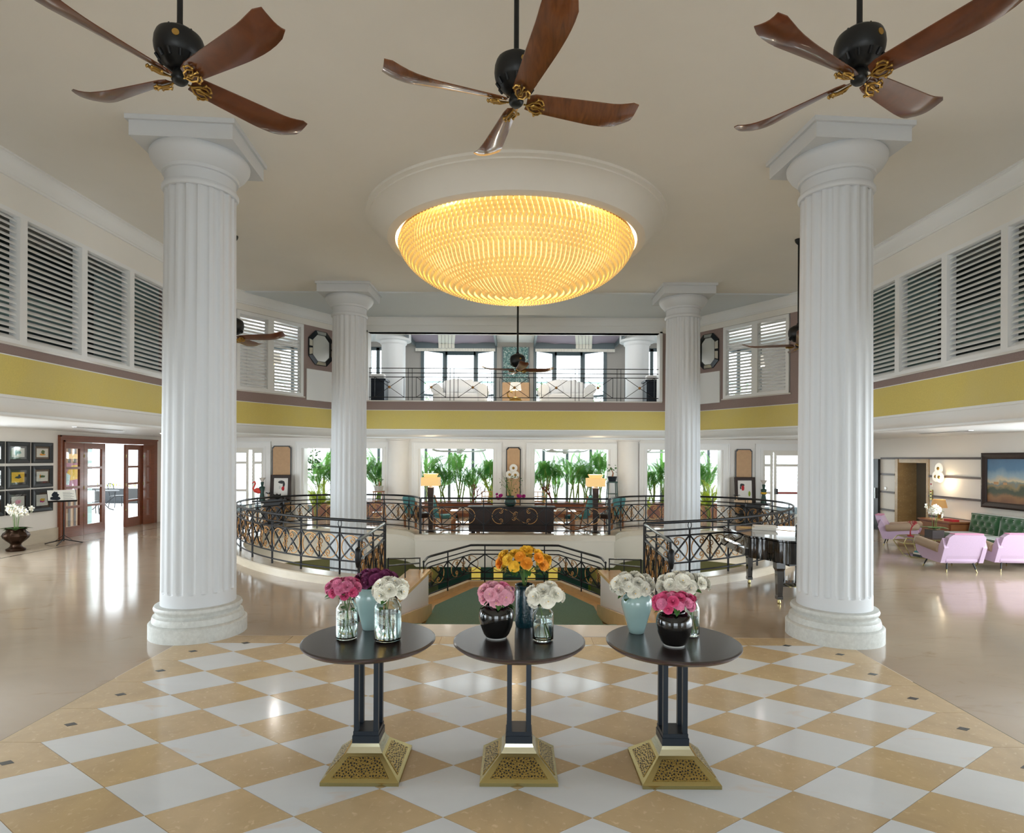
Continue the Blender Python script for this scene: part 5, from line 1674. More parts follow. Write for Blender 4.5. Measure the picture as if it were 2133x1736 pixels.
# tufted green sofa
t = thing('tufted_sofa', 'green velvet sofa with buttoned back under the landscape painting', 'sofa', (9.92, 12.2, 0), PI / 2)
m = MB(); m.rbox(-1.25, 1.25, -.42, .36, .14, .30, .05); m.build('sofa_base', 'green_velvet', t, 60)
for k in range(3):
    x0 = -1.24 + k * .83
    m = MB(); m.rbox(x0, x0 + .815, -.25, .40, .29, .42, .05); sc_ = m.build('seat_cushion', 'green_velvet', t, 60)
    m = MB(); m.tube([(x0 + .03, .39, .42), (x0 + .79, .39, .42)], .008, 6); m.build('piping', 'white_cloth', sc_, 60)
    rows = []
    nx_, nz_ = 25, 13
    bt = [(x0 + .12 + .19 * i + (.095 if j % 2 else 0), .49 + .13 * j) for j in range(3) for i in range(4 if j % 2 == 0 else 3)]
    for j in range(nz_):
        z = .40 + .43 * j / (nz_ - 1)
        row = []
        for i in range(nx_):
            x = x0 + .815 * i / (nx_ - 1)
            d = min(math.hypot(x - a, z - b) for a, b in bt)
            ed = min(1., min(x - x0, x0 + .815 - x, z - .40 + .03, .83 - z + .01) / .05)
            row.append((x, -.30 + .11 * max(0, ed) ** .5 - .05 * math.exp(-(d / .045) ** 2) - .18 * (z - .4), z))
        rows.append(row)
    m = MB(); m.grid(rows); m.box(x0, x0 + .815, -.44, -.30, .38, .83); bk = m.build('back_cushion', 'green_velvet', t, 60)
    for a, b in bt:
        m = MB(); m.lathe([(0, -.012), (.012, -.006), (.012, .006), (0, .012)], 8, (a, -.235 - .18 * (b - .4), b)); m.build('button', 'white_cloth', bk, 60)
    m = MB(); m.tube([(x0 + .01, -.26, .40), (x0 + .01, -.32, .83), (x0 + .8, -.32, .83), (x0 + .8, -.26, .40)], .009, 6); m.build('piping', 'white_cloth', bk, 60)
for x in (-1.15, 1.15):
    for y in (-.36, .3):
        m = MB(); m.tube([(x, y, .16), (x, y, 0)], .02, 8); m.build('leg', 'brass', t, 60)
# landscape painting
def landscape_mat():
    m = bpy.data.materials.new('landscape_print'); m.use_nodes = True
    N, L = m.node_tree.nodes, m.node_tree.links; b = N['Principled BSDF']; b.inputs['Roughness'].default_value = .45
    g = N.new('ShaderNodeNewGeometry'); sx = N.new('ShaderNodeSeparateXYZ'); L.new(g.outputs['Position'], sx.inputs[0])
    no = N.new('ShaderNodeTexNoise'); no.inputs['Scale'].default_value = 3.5; no.inputs['Detail'].default_value = 6; L.new(g.outputs['Position'], no.inputs['Vector'])
    ma = N.new('ShaderNodeMath'); ma.operation = 'MULTIPLY_ADD'; ma.inputs[1].default_value = .35; L.new(no.outputs[0], ma.inputs[0])
    mr = N.new('ShaderNodeMapRange'); mr.inputs[1].default_value, mr.inputs[2].default_value = 1.09, 2.04; L.new(sx.outputs[2], mr.inputs[0])
    sb = N.new('ShaderNodeMath'); sb.operation = 'SUBTRACT'; sb.inputs[1].default_value = .175; L.new(mr.outputs[0], sb.inputs[0]); L.new(sb.outputs[0], ma.inputs[2])
    cr = N.new('ShaderNodeValToRGB'); e = cr.color_ramp.elements
    e[0].position = 0; e[0].color = (*S(120, 78, 44), 1); e[1].position = 1; e[1].color = (*S(70, 108, 142), 1)
    for p_, c_ in ((.14, (150, 104, 60)), (.22, (70, 76, 50)), (.30, (56, 66, 46)), (.38, (150, 128, 84)), (.43, (120, 130, 124)), (.47, (214, 196, 158)), (.6, (150, 172, 184)), (.8, (84, 126, 160))):
        q = e.new(p_); q.color = (*S(*c_), 1)
    L.new(ma.outputs[0], cr.inputs[0]); L.new(cr.outputs[0], b.inputs['Base Color']); MATS['landscape_print'] = m
landscape_mat()
t = thing('landscape_painting', 'old landscape painting in a wide black frame above the green sofa', 'painting', (XR, 12.35, .96))
def lp2(i, x): return [(-x, -1.1 + i, i), (-x, 1.1 - i, i), (-x, 1.1 - i, 1.21 - i), (-x, -1.1 + i, 1.21 - i)]
m = MB(); m.grid([lp2(0, 0), lp2(0, .06), lp2(.04, .075), lp2(.11, .05), lp2(.135, .03), lp2(.135, 0)], close=True); m.build('frame', 'wood_dark', t)
m = MB(); m.add(lp2(.13, .02), [(0, 1, 2, 3)]); cv = m.build('canvas', 'landscape_print', t)
for y, w_, h in ((.72, .13, .06), (.48, .1, .055)):
    m = MB(); m.box(-.0225, -.0205, y - w_ / 2, y + w_ / 2, .52, .52 + h); m.build('painted_house', 'bamboo', cv)
# three-disc sconces
def disc_lamp(label, loc, rz, lit, r=.13):
    t = thing('disc_sconce', label, 'wall lamp', loc, rz)
    for k, (x, z, y) in enumerate(((0, .2, -.07), (-.12, 0, -.05), (.06, -.01, -.09))):
        m = MB(); m.lathe([(0, .0), (r, .0), (r + .008, .01), (r, .022), (.03, .03), (0, .03)], 32); d = m.build('disc', 'white_glow' if lit else 'white_gloss', t, 40); d.location = (x, y, z); d.rotation_euler = (PI / 2, 0, 0)
        m = MB(); m.lathe([(.042, .02), (.04, .04), (.025, .055), (0, .06)], 20); m.build('gold_cap', 'gilt', d, 60)
    m = MB(); m.box(-.04, .04, -.06, -.001, -.04, .2); m.build('wall_mount', 'white_gloss', t)
    if lit:
        l = bpy.data.lights.new('sconce_bulb', 'POINT'); l.energy = lit; l.color = (1, .8, .52); l.shadow_soft_size = .05; link('sconce_bulb', l, t, (.26, -.2, -.12))
    return t
disc_lamp('white three-disc wall lamp glowing on the lift wall', (XR - .002, 14.75, 1.6), -PI / 2, 9)
disc_lamp('white three-disc wall lamp on the middle tan panel', (-.05, YB - .075, 1.5), 0, 0, .115)
# lift buttons
for nme, z, h, y, lab in (('lift_indicator', 1.34, .12, 15.12, 'small pale lift indicator with a red light beside the lift'), ('lift_buttons', 1.0, .26, 15.1, 'narrow brass lift button plate beside the lift')):
    t = thing(nme, lab, 'switch', (XR - .001, y, z)); m = MB(); m.box(-.015 - (.02 if 'but' in nme else 0), 0, -.04, .04, 0, h); m.build('plate', 'brass' if 'but' in nme else 'white_gloss', t)
    for k in range(3 if 'but' in nme else 1):
        x = -.04 if 'but' in nme else -.02
        m = MB(); m.box(x, -.012, -.02, .02, h * (.2 + .28 * k) if 'but' in nme else h * .3, h * (.2 + .28 * k) + .035 if 'but' in nme else h * .7); m.build('button', 'red_bar' if k in (0,) and 'ind' in nme or k == 2 else 'matte_black', t)
t = thing('round_thermostat', 'small pale round thermostat left of the lift', 'switch', (XR, 16.98, 1.2)); m = MB(); m.lathe([(0, 0), (.05, 0), (.045, .02), (0, .022)], 20); o = m.build('dial', 'white_gloss', t, 40); o.rotation_euler = (0, -PI / 2, 0)
# wooden cabinet, table lamp, box
t = thing('wooden_cabinet', 'low glossy wooden cabinet between the lift and the green sofa', 'cabinet', (10.10, 14.0, 0))
m = MB(); m.box(-.32, .33, -.5, .5, .08, .58); m.build('cabinet_body', 'wood_red', t)
m = MB(); m.box(-.35, .35, -.53, .53, .58, .615); m.build('cabinet_top', 'wood_mid', t)
for k in range(2): m = MB(); m.box(-.335, -.32, -.48 + k * .49, -.01 + k * .49, .12, .55); m.build('cabinet_door', 'wood_mid', t)
m = MB(); m.box(-.3, .3, -.515, -.5, .12, .55); m.build('side_inlay', 'wood_mid', t)
for x in (-.3, .3):
    for y in (-.46, .46): m = MB(); m.box(x - .025, x + .025, y - .025, y + .025, 0, .08); m.build('leg', 'wood_dark', t)
t = thing('table_lamp', 'glowing table lamp with tapered tan shade on the wooden cabinet', 'lamp', (9.93, 14.05, .615))
m = MB(); m.lathe([(0, 0), (.07, 0), (.07, .02), (.03, .04), (.045, .1), (.05, .17), (.02, .24), (.012, .3), (0, .3)], 20); m.build('lamp_base', 'brass', t, 60)
m = MB(); m.lathe([(.165, .28), (.125, .47)], 28); m.build('lamp_shade', 'lamp_shade_dim', t, 60)
m = MB(); m.lathe([(0, .30), (.03, .31), (.035, .35), (.02, .39), (0, .4)], 12); m.build('bulb', 'white_glow', t, 60)
l = bpy.data.lights.new('table_lamp_bulb', 'POINT'); l.energy = 34; l.color = (1, .78, .46); l.shadow_soft_size = .04; link('table_lamp_bulb', l, t, (0, 0, .33))
m = MB(); m.box(9.85, 10.0, 13.5, 13.78, .615, .66); o = m.build('red_box', 'art_red', None); tag(o, 'flat dark red box lying on the wooden cabinet', 'box')
# brass hexagonal coffee table
p0 = Vector((8.5, 12.45, 0))
t = thing('brass_coffee_table', 'angular brass wire coffee table with a glass top between the pink armchairs', 'coffee table', p0)
hx = lambda r, z, a0: [(r * math.cos(a0 + k * PI / 3), r * math.sin(a0 + k * PI / 3), z) for k in range(6)]
lo, mi_, hi = hx(.38, .012, .3), hx(.56, .3, .3), hx(.48, .40, .3)
for L_, nme in ((lo, 'lower_ring'), (mi_, 'middle_ring'), (hi, 'upper_ring')):
    m = MB(); m.tube(L_, .010, 6, True); m.build(nme, 'brass', t)
for k in range(6):
    m = MB(); m.tube([lo[k], mi_[k], hi[k]], .010, 6); m.build('strut', 'brass', t)
m = MB(); m.slab([(a, b) for a, b, c in hi], (0, 0, .402), (1, 0, 0), (0, 1, 0), (0, 0, .012)); m.build('glass_top', 'pane', t)
m = MB(); m.slab([(a, b) for a, b, c in lo], (0, 0, .02), (1, 0, 0), (0, 1, 0), (0, 0, .008)); m.build('lower_shelf', 'pane', t)
for k, (mm, lab) in enumerate((('matte_black', 'thick black book at the bottom of the stack inside the brass table'), ('paper', 'white book in the middle of the stack inside the brass table'), ('teal_cloth', 'teal book on top of the stack inside the brass table'))):
    m = MB(); m.box(-.16, .16, -.11, .11, 0, .045 - .008 * k); o = m.build('book', mm, None); o.location = (8.38, 12.28, .029 + (0, .046, .084)[k]); o.rotation_euler = (0, 0, .25 * k); tag(o, lab, 'book', 'books inside the brass table')
def coral_mesh(seed, h, mm):
    rr = random.Random(seed); q = MB()
    def br(p, d, l, r, dep):
        e = p + d * l
        q.tube([p, p + d * l * .5 + Vector((rr.uniform(-.01, .01),) * 3), e], [r, r * .85, r * .65], 5)
        if dep:
            for k in range(rr.choice((2, 3))):
                br(e, (d + Vector((rr.uniform(-1, 1), rr.uniform(-.5, .5), rr.uniform(-.2, .6)))).normalized(), l * .78, r * .68, dep - 1)
    br(Vector((0, 0, .02)), Vector((0, 0, 1)), h * .3, h * .045, 4)
    q.lathe([(0, 0), (.06, 0), (.06, .02), (.02, .03), (0, .03)], 12)
    return q.mesh('coral_branches', mm, 60)
t = thing('red_coral', 'branching red coral ornament on the brass coffee table', 'ornament', (8.24, 12.5, .416)); link('coral_branches', coral_mesh(4, .34, 'red_coral'), t)
t = thing('square_planter', 'dark square planter with the orchid on the brass coffee table', 'planter', (8.6, 12.3, .416)); m = MB(); m.box(-.12, .12, -.12, .12, 0, .16); m.build('planter_box', 'wood_dark', t)
t = thing('white_orchid', 'white orchid in the dark square planter on the brass table', 'orchid', (8.6, 12.3, .578)); orchid(t, 3, .5, .22, 9, .26, .055)

# ================================================================== PIANO
t = thing('grand_piano', 'glossy black grand piano between the railing and the column', 'piano', (0, 0, 0))
out = [(3.46, 8.62), (3.40, 8.75), (3.42, 9.2), (3.46, 9.86), (3.6, 9.95), (4.75, 9.9), (5.0, 9.6), (5.0, 9.2), (4.85, 8.75), (4.5, 8.35), (4.1, 8.12), (3.75, 8.15), (3.62, 8.3), (3.56, 8.5)]
oc = [(p.x, p.y) for p in catmull([Vector((x, y, 0)) for x, y in out], 4, True)]
m = MB(); m.prism(oc, .575, .86); m.build('piano_case', 'piano_black', t, 50)
lidp = [((x - 4.5) * 1.012 + 4.5, (y - 9.1) * 1.012 + 9.1) for x, y in oc]
m = MB(); m.prism(lidp, .872, .895); m.build('piano_lid', 'piano_black', t, 50)
m = MB(); m.tube([(3.66, 9.75, .897), (4.6, 9.05, .897), (4.95, 8.95, .897)], .006, 4); m.build('lid_hinge', 'gilt', t)
m = MB(); m.prism([(3.36, 8.75), (3.62, 8.72), (3.66, 9.86), (3.40, 9.88)], .60, .70); m.build('key_slip', 'piano_black', t)
m = MB(); m.tube([(4.1, 8.2, .60), (4.15, 8.3, .55)], .05, 8); m.prism([(3.8, 8.3), (4.7, 8.8), (4.7, 9.7), (3.7, 9.7)], .52, .58); m.build('underside', 'matte_black', t)
for x, y in ((3.66, 8.3), (3.78, 9.66), (4.75, 9.3)):
    m = MB(); m.lathe([(.085, .58), (.085, .50), (.062, .46), (.048, .12), (.055, .11), (.055, .07), (.02, .06)], 4, (x, y, 0), a0=PI / 4); l = m.build('leg', 'piano_black', t)
    m = MB(); m.lathe([(0, 0), (.02, .0), (.028, .03), (.018, .055), (.018, .075), (0, .075)], 10, (x, y, 0)); m.build('caster', 'brass', l, 60)
for dx in (-.1, .1):
    m = MB(); m.tube([(4.2 + dx, 9.15, .54), (4.2 + dx * .9, 9.15, .12)], .018, 8); m.build('lyre_post', 'piano_black', t, 60)
m = MB(); m.box(4.02, 4.38, 9.05, 9.25, .08, .14); m.build('lyre_box', 'piano_black', t)
for k in range(3): m = MB(); m.box(4.1 + .08 * k, 4.13 + .08 * k, 8.95, 9.06, .09, .105); m.build('pedal', 'brass', t)
zt_ = .895
for k, (mm, lab) in enumerate((('paper', 'white book at the bottom of the pair on the piano lid'), ('cream_cloth', 'cream book on top of the pair on the piano lid'))):
    m = MB(); m.box(-.17, .17, -.12, .12, 0, .03); o = m.build('book', mm, None); o.location = (3.92 + .02 * k, 9.45, zt_ + .002 + .031 * k); o.rotation_euler = (0, 0, -.35 + .1 * k); tag(o, lab, 'book', 'books on the piano')
t = thing('reed_diffuser', 'black jar with clear neck and thin black reeds on the piano', 'diffuser', (4.05, 8.5, zt_ + .001))
m = MB(); m.lathe([(0, 0), (.068, 0), (.072, .01), (.072, .17), (.06, .185), (0, .185)], 28); m.build('jar', 'black_glaze', t, 40)
m = MB(); m.lathe([(.055, .185), (.05, .2), (.022, .215), (.02, .25), (.026, .26)], 20); m.build('neck', 'glass', t, 60)
rr = random.Random(8)
for k in range(9):
    a = 2 * PI * k / 9; m = MB(); m.tube([(0, 0, .1), (.12 * math.cos(a), .06 * math.sin(a), .42 + rr.uniform(0, .1))], .0025, 4); m.build('reed', 'matte_black', t)

# ================================================================== BACK HALL
t = thing('dark_sideboard', 'long dark wood sideboard behind the straight iron railing', 'sideboard', (-.09, 15.75, 0))
m = MB(); m.box(-1.1, 1.1, -.22, .22, .09, .70); m.build('sideboard_body', 'wood_dark', t)
m = MB(); m.box(-1.14, 1.14, -.25, .25, .70, .745); m.build('sideboard_top', 'wood_dark', t)
for k in range(4): m = MB(); m.box(-1.07 + k * .54, -.55 + k * .54, -.232, -.22, .13, .66); m.build('sideboard_door', 'wood_red_leg' if False else 'wood_dark', t)
for x in (-1.0, 1.0):
    for y in (-.18, .18): m = MB(); m.box(x - .04, x + .04, y - .03, y + .03, 0, .09); m.build('leg', 'matte_black', t)
t = thing('green_glass_bowl', 'round green glass bowl of orchids on the dark sideboard', 'vase', (-.12, 15.7, .746))
m = MB(); m.lathe([(0, 0), (.09, 0), (.14, .04), (.155, .12), (.13, .2), (.1, .24), (.11, .27), (.1, .27), (.09, .24), (.12, .19), (.14, .12), (.12, .05), (0, .02)], 32); m.build('bowl', 'vase_green', t, 60)
t = thing('magenta_orchids', 'airy branches and magenta orchids in the green glass bowl', 'flowers', (-.12, 15.7, .95))
rr = random.Random(6); m = MB()
for k in range(16):
    a = rr.uniform(0, 6.28); h = rr.uniform(.3, .6); s_ = rr.uniform(.1, .32)
    m.tube(catmull([Vector((0, 0, 0)), Vector((s_ * .4 * math.cos(a), s_ * .3 * math.sin(a), h * .6)), Vector((s_ * math.cos(a), s_ * .6 * math.sin(a), h))], 3), .004, 4)
m.build('twigs', 'stem_green', t)
for k in range(60):
    a = rr.uniform(0, 6.28); s_ = rr.uniform(.05, .34)
    link('twig_leaf', LEAF, t, (s_ * math.cos(a), s_ * .6 * math.sin(a), rr.uniform(.15, .6)), (rr.uniform(-1, 1), rr.uniform(-1, 1), a), .05)
for k in range(14):
    sx = -1 if k % 2 else 1
    o = link('orchid_flower', rm('magenta')[k % 3], t, (sx * rr.uniform(.18, .36), rr.uniform(-.1, .05), rr.uniform(-.02, .12)), None, rr.uniform(.03, .045)); aim(o, (sx * .3, -1, .3), k)
def floor_lamp(label, x):
    t = thing('floor_lamp', label, 'lamp', (x, 16.2, 0), 0., 'floor lamps with square tiered shades')
    m = MB(); m.lathe([(.16, 0), (.16, .02), (.075, .03), (.085, .5), (.115, 1.2), (.03, 1.24), (.02, 1.5), (0, 1.5)], 4, a0=PI / 4); m.build('lamp_body', 'wood_dark', t)
    def sq(h, z): return [(-h, -h, z), (h, -h, z), (h, h, z), (-h, h, z)]
    m = MB(); m.grid([sq(.235, 1.25), sq(.235, 1.47), sq(.15, 1.475)], close=True); m.build('shade_lower', 'lamp_shade', t)
    m = MB(); m.grid([sq(.14, 1.475), sq(.185, 1.57)], close=True); m.build('shade_upper', 'lamp_shade', t)
    l = bpy.data.lights.new('floor_lamp_bulb', 'POINT'); l.energy = 48; l.color = (1, .82, .56); l.shadow_soft_size = .06; link('floor_lamp_bulb', l, t, (0, 0, 1.62))
floor_lamp('floor lamp with glowing square tiered shade on the flamingo side', -2.27)
floor_lamp('floor lamp with glowing square tiered shade on the piano side', 2.17)
def rocker(label, loc, rz):
    t = thing('rocking_chair', label, 'rocking chair', loc, rz, 'rocking chairs with teal cushions')
    for sx in (-.26, .26):
        m = MB(); m.tube([(sx, .5 * math.sin(a), .42 - .4 * math.cos(a) * 1.0 + .0) for a in [(-1.0 + .2 * k) for k in range(11)]], .02, 6); m.build('rocker', 'wood_mid', t, 60)
        m = MB(); m.tube([(sx, .28, .1), (sx, .26, .5)], .02, 6); m.tube([(sx, -.2, .1), (sx, -.3, .55), (sx, -.42, .95)], .02, 6); m.tube([(sx, .3, .52), (sx, -.3, .55)], .022, 6); m.build('side_frame', 'wood_mid', t, 60)
    m = MB(); m.rbox(-.25, .25, -.26, .3, .3, .4, .04); m.build('seat_cushion', 'teal_cloth', t, 60)
    m = MB(); m.rbox(-.25, .25, -.05, .05, 0, .62, .045); o = m.build('back_cushion', 'teal_cloth', t, 60); o.location = (0, -.27, .38); o.rotation_euler = (.28, 0, 0)
    m = MB(); m.tube([(-.26, -.42, .95), (.26, -.42, .95)], .022, 6); m.build('top_rail', 'wood_mid', t, 60)
rocker('rocking chair with teal cushions beside the flamingo-side floor lamp', (-1.95, 16.95, 0), -1.1)
rocker('rocking chair with teal cushions beside the piano-side floor lamp', (1.75, 16.95, 0), 1.1)
def wood_table(label, loc):
    t = thing('wooden_table', label, 'table', loc, 0., 'square wooden lounge tables')
    m = MB(); m.box(-.42, .42, -.3, .3, .50, .56); m.build('table_top', 'wood_mid', t)
    m = MB(); m.box(-.36, .36, -.25, .25, .2, .23); m.build('shelf', 'wood_mid', t)
    for x in (-.34, .34):
        for y in (-.24, .24): m = MB(); m.box(x - .04, x + .04, y - .04, y + .04, 0, .5); m.build('leg', 'wood_mid', t)
wood_table('square wooden table beside the flamingo-side rocking chair', (-1.35, 16.55, 0)); wood_table('square wooden table beside the piano-side rocking chair', (1.25, 16.55, 0))
for x, lab in ((-1.4, 'stack of white magazines on the flamingo-side wooden table'), (1.3, 'stack of white magazines on the piano-side wooden table')):
    m = MB(); m.box(-.15, .15, -.1, .1, 0, .05); m.box(-.13, .14, -.11, .09, .051, .07); o = m.build('magazines', 'paper', None); o.location = (x, 16.5, .562); tag(o, lab, 'magazines')
for x, lab in ((-1.15, 'dark red branching ornament before the flamingo-side middle window'), (1.02, 'dark red branching ornament before the piano-side middle window')):
    t = thing('branch_ornament', lab, 'ornament', (x, 16.6, .562)); link('coral_branches', coral_mesh(int(x * 10) + 30, .75, 'wood_red_leg'), t)
def lounge_chair(label, loc, rz):
    t = thing('wooden_armchair', label, 'armchair', loc, rz, 'wooden armchairs with striped cushions')
    for sx in (-.32, .32):
        for y in (-.3, .3): m = MB(); m.box(sx - .025, sx + .025, y - .025, y + .025, 0, .58 if y > 0 else .75); m.build('leg', 'wood_mid', t)
        m = MB(); m.box(sx - .035, sx + .035, -.34, .36, .56, .6); m.build('arm', 'wood_mid', t)
    m = MB(); m.rbox(-.3, .3, -.28, .32, .28, .42, .05); m.build('seat_cushion', 'wood_dark', t, 60)
    m = MB(); m.rbox(-.3, .3, -.06, .06, 0, .5, .05); o = m.build('back_cushion', 'teal_cloth', t, 60); o.location = (0, -.26, .4); o.rotation_euler = (.2, 0, 0)
    m = MB(); m.rbox(-.16, .16, -.05, .05, 0, .32, .05); o = m.build('pillow', 'cream_cloth', t, 60); o.location = (.05, -.12, .45); o.rotation_euler = (.25, 0, 0)
lounge_chair('wooden armchair with cushions at the flamingo-side edge of the middle window', (-2.75, 17.3, 0), -.9); lounge_chair('wooden armchair with cushions at the piano-side edge of the middle window', (2.7, 17.3, 0), .9)
def bamboo_chair(label, loc, rz):
    t = thing('bamboo_chair', label, 'chair', loc, rz, 'bamboo chairs by the planters')
    m = MB(); m.box(-.25, .25, -.25, .25, .42, .46); m.build('seat', 'bamboo', t)
    for x in (-.23, .23):
        for y in (-.23, .23): m = MB(); m.tube([(x, y, 0), (x, y * 1.1, .9 if y < 0 else .44)], .018, 6); m.build('leg', 'bamboo', t, 60)
    m = MB()
    for z in (.6, .75, .9): m.tube([(-.23, -.25, z), (.23, -.25, z)], .014, 6)
    for x in (-.12, 0, .12): m.tube([(x, -.25, .6), (x, -.25, .9)], .012, 6)
    m.build('back_lattice', 'bamboo', t, 60)
bamboo_chair('bamboo chair with lattice back left of the middle tan panel', (-.85, 19.4, 0), PI); bamboo_chair('bamboo chair with lattice back right of the middle tan panel', (.75, 19.4, 0), PI); bamboo_chair('bamboo chair with lattice back in the flamingo-side window', (-5.75, 19.3, 0), PI); bamboo_chair('bamboo chair with lattice back in the piano-side window', (5.7, 19.3, 0), PI)
# consoles with leaning pictures
def console(label, x, flip):
    t = thing('black_console', label, 'console table', (x, 17.95, 0), 0., 'black zigzag console tables')
    m = MB(); m.box(-.56, .5, -.24, .24, .66, .70); m.build('console_top', 'matte_black', t)
    zz = [(.0 + .06 * k) for k in range(12)]
    rows = []
    for k, z in enumerate(zz):
        w_ = (.30 if k % 2 else .23) - (.02 if k in (0, 11) else 0)
        rows.append([(-w_, -.18, z), (w_, -.18, z), (w_, .18, z), (-w_, .18, z)])
    m = MB(); m.grid(rows, close=True); m.f.append((0, 1, 2, 3)); m.mi.append(0); m.build('zigzag_pedestal', 'matte_black', t)
def big_frame(label, x, shapes, tilt):
    t = thing('leaning_picture', label, 'picture', (x, 18.12, .702), 0., 'pictures leaning on the consoles')
    W, Hh = .62, .76
    m = MB()
    def lo_(i, y): return [(-W / 2 + i, y, i), (W / 2 - i, y, i), (W / 2 - i, y, Hh - i), (-W / 2 + i, y, Hh - i)]
    m.grid([lo_(0, 0), lo_(0, -.04), lo_(.02, -.05), lo_(.09, -.035), lo_(.1, -.01)], close=True); fr = m.build('frame', 'wood_dark', t); fr.rotation_euler = (-.08, 0, 0)
    m = MB(); m.add(lo_(.095, -.012), [(0, 1, 2, 3)]); c = m.build('sheet', 'art_white', fr)
    rr = random.Random(int(abs(x) * 7))
    for k, (mm, a, b, rx, rz_) in enumerate(shapes):
        m = MB(); m.slab(blob(rr, a, Hh / 2 + b, rx, rz_, 12, .12), (0, -.0125 - .001 * k, 0), (1, 0, 0), (0, 0, 1), (0, -.0005, 0)); m.build('drawn_shape', mm, c)
def curved(cx, cy, r, w_, a0, a1, n=10):
    o_ = [(cx + r * math.cos(math.radians(a0 + (a1 - a0) * k / n)), cy + r * math.sin(math.radians(a0 + (a1 - a0) * k / n))) for k in range(n + 1)]
    i_ = [(cx + (r - w_ * math.sin(PI * k / n)) * math.cos(math.radians(a0 + (a1 - a0) * k / n)), cy + (r - w_ * math.sin(PI * k / n)) * math.sin(math.radians(a0 + (a1 - a0) * k / n))) for k in range(n + 1)]
    return o_ + list(reversed(i_[1:-1]))
console('black zigzag console table below the flamingo-side tan panel', -7.2, 1)
big_frame('black framed picture of a red-cheeked bird head beside the flamingo', -7.08, [('matte_black', .02, .16, .1, .05), ('matte_black', .09, .09, .035, .08), ('art_red', .07, -.03, .045, .07), ('base_stone', -.03, -.0, .03, .05)], 0)
console('black zigzag console table below the piano-side tan panel', 7.05, -1)
big_frame('black framed picture of a bird beside a small green parrot', 6.95, [('matte_black', -.08, .14, .07, .05), ('matte_black', -.13, .06, .02, .06), ('art_red', -.06, .05, .045, .08), ('art_lime', .13, -.12, .035, .08)], 0)
def green_vase(label, x, y, bright):
    t = thing('stacked_green_vase', label, 'vase', (x, y, .702))
    m = MB(); m.lathe([(0, 0), (.085, 0), (.06, .2), (.05, .22), (.085, .4), (.06, .42), (.03, .43), (.05, .55), (.03, .56), (0, .56)], 24); m.build('vase_body', 'vase_green', t, 40)
    m = MB(); m.lathe([(.03, .56), (.05, .6), (.095, .68), (.09, .68), (.045, .61), (0, .58)], 24); m.build('pale_cup', 'celadon' if bright else 'pale_stone', t, 50)
    return t
green_vase('tall stacked dark green vase with pale cup beside the flamingo', -7.52, 17.85, False)
gv = green_vase('tall stacked dark green vase with yellow knot beside the bird picture', 7.38, 17.8, False)
m = MB(); m.lathe([(0, -.05), (.07, -.03), (.09, 0), (.07, .03), (0, .05)], 16, (0, 0, .3)); m.build('yellow_knot', 'rose_yellow', gv, 60)
# flamingo figure (plastic ornament)
t = thing('flamingo_figure', 'red flamingo ornament standing on thin legs at the end of the console', 'ornament', (-7.66, 17.86, .702))
m = MB(); m.tube(catmull([Vector(p) for p in ((.16, 0, .22), (.1, 0, .27), (0, 0, .30), (-.09, 0, .30), (-.13, 0, .36), (-.10, 0, .43), (-.07, 0, .50), (-.085, 0, .555), (-.12, 0, .55), (-.15, 0, .52))], 4), [.012 + .075 * math.sin(PI * min(1, k / 14)) if k < 14 else .022 if k < 30 else .016 for k in range(37)], 12); m.build('body', 'flamingo', t, 70)
m = MB(); m.tube([(-.145, 0, .525), (-.17, 0, .495)], [.014, .003], 8); m.build('beak', 'matte_black', t, 60)
for y in (-.025, .025): m = MB(); m.tube([(0, y, .25), (0, y, 0)], .005, 5); m.build('leg', 'wood_mid', t)
t = thing('black_bowl', 'spiky black bowl on the flamingo console', 'bowl', (-7.12, 17.8, .702))
m = MB(); rows = []
for r, z in ((.03, 0), (.08, .03), (.1, .09), (.11, .13)): rows.append([(r * math.cos(a), r * math.sin(a), z + (.04 if (k % 4 == 0 and z > .1) else 0)) for k, a in enumerate([2 * PI * q / 24 for q in range(24)])])
m.grid(rows, close=True); m.build('bowl_body', 'matte_black', t, 40)
for x, y, lab, mm in ((-7.05, 17.78, 'large black book lying flat on the flamingo console', 'matte_black'), (6.75, 17.78, 'rolled pink paper book lying on the bird picture console', 'terracotta')):
    m = MB(); m.box(-.26, .26, -.06, .06, 0, .05) if x < 0 else m.tube([(-.25, 0, .045), (.25, 0, .045)], .045, 14); o = m.build('flat_book', mm, None, 40); o.location = (x, 17.76 if x > 0 else 17.77, .702); tag(o, lab, 'book')
    if x < 0: o.location = (-7.05, 17.62 + .17, .702); bpy.data.objects['black_bowl'].location = (-7.05, 17.79, .753)
for x, lab in ((-7.33, 'small clay figure with black leaves on the flamingo console'), (6.6, 'small clay figure with black leaves on the bird picture console')):
    t = thing('clay_figure', lab, 'ornament', (x, 17.86, .702)); m = MB(); m.lathe([(0, 0), (.05, 0), (.03, .02), (.025, .15), (.03, .2), (0, .2)], 12); m.build('stem', 'terracotta', t, 60)
    m = MB()
    for k in range(7):
        a = k * .9; m.tube([(0, 0, .19), (.07 * math.cos(a), .07 * math.sin(a), .24), (.11 * math.cos(a), .11 * math.sin(a), .22)], [.012, .01, .003], 5)
    m.build('leaves', 'matte_black', t)
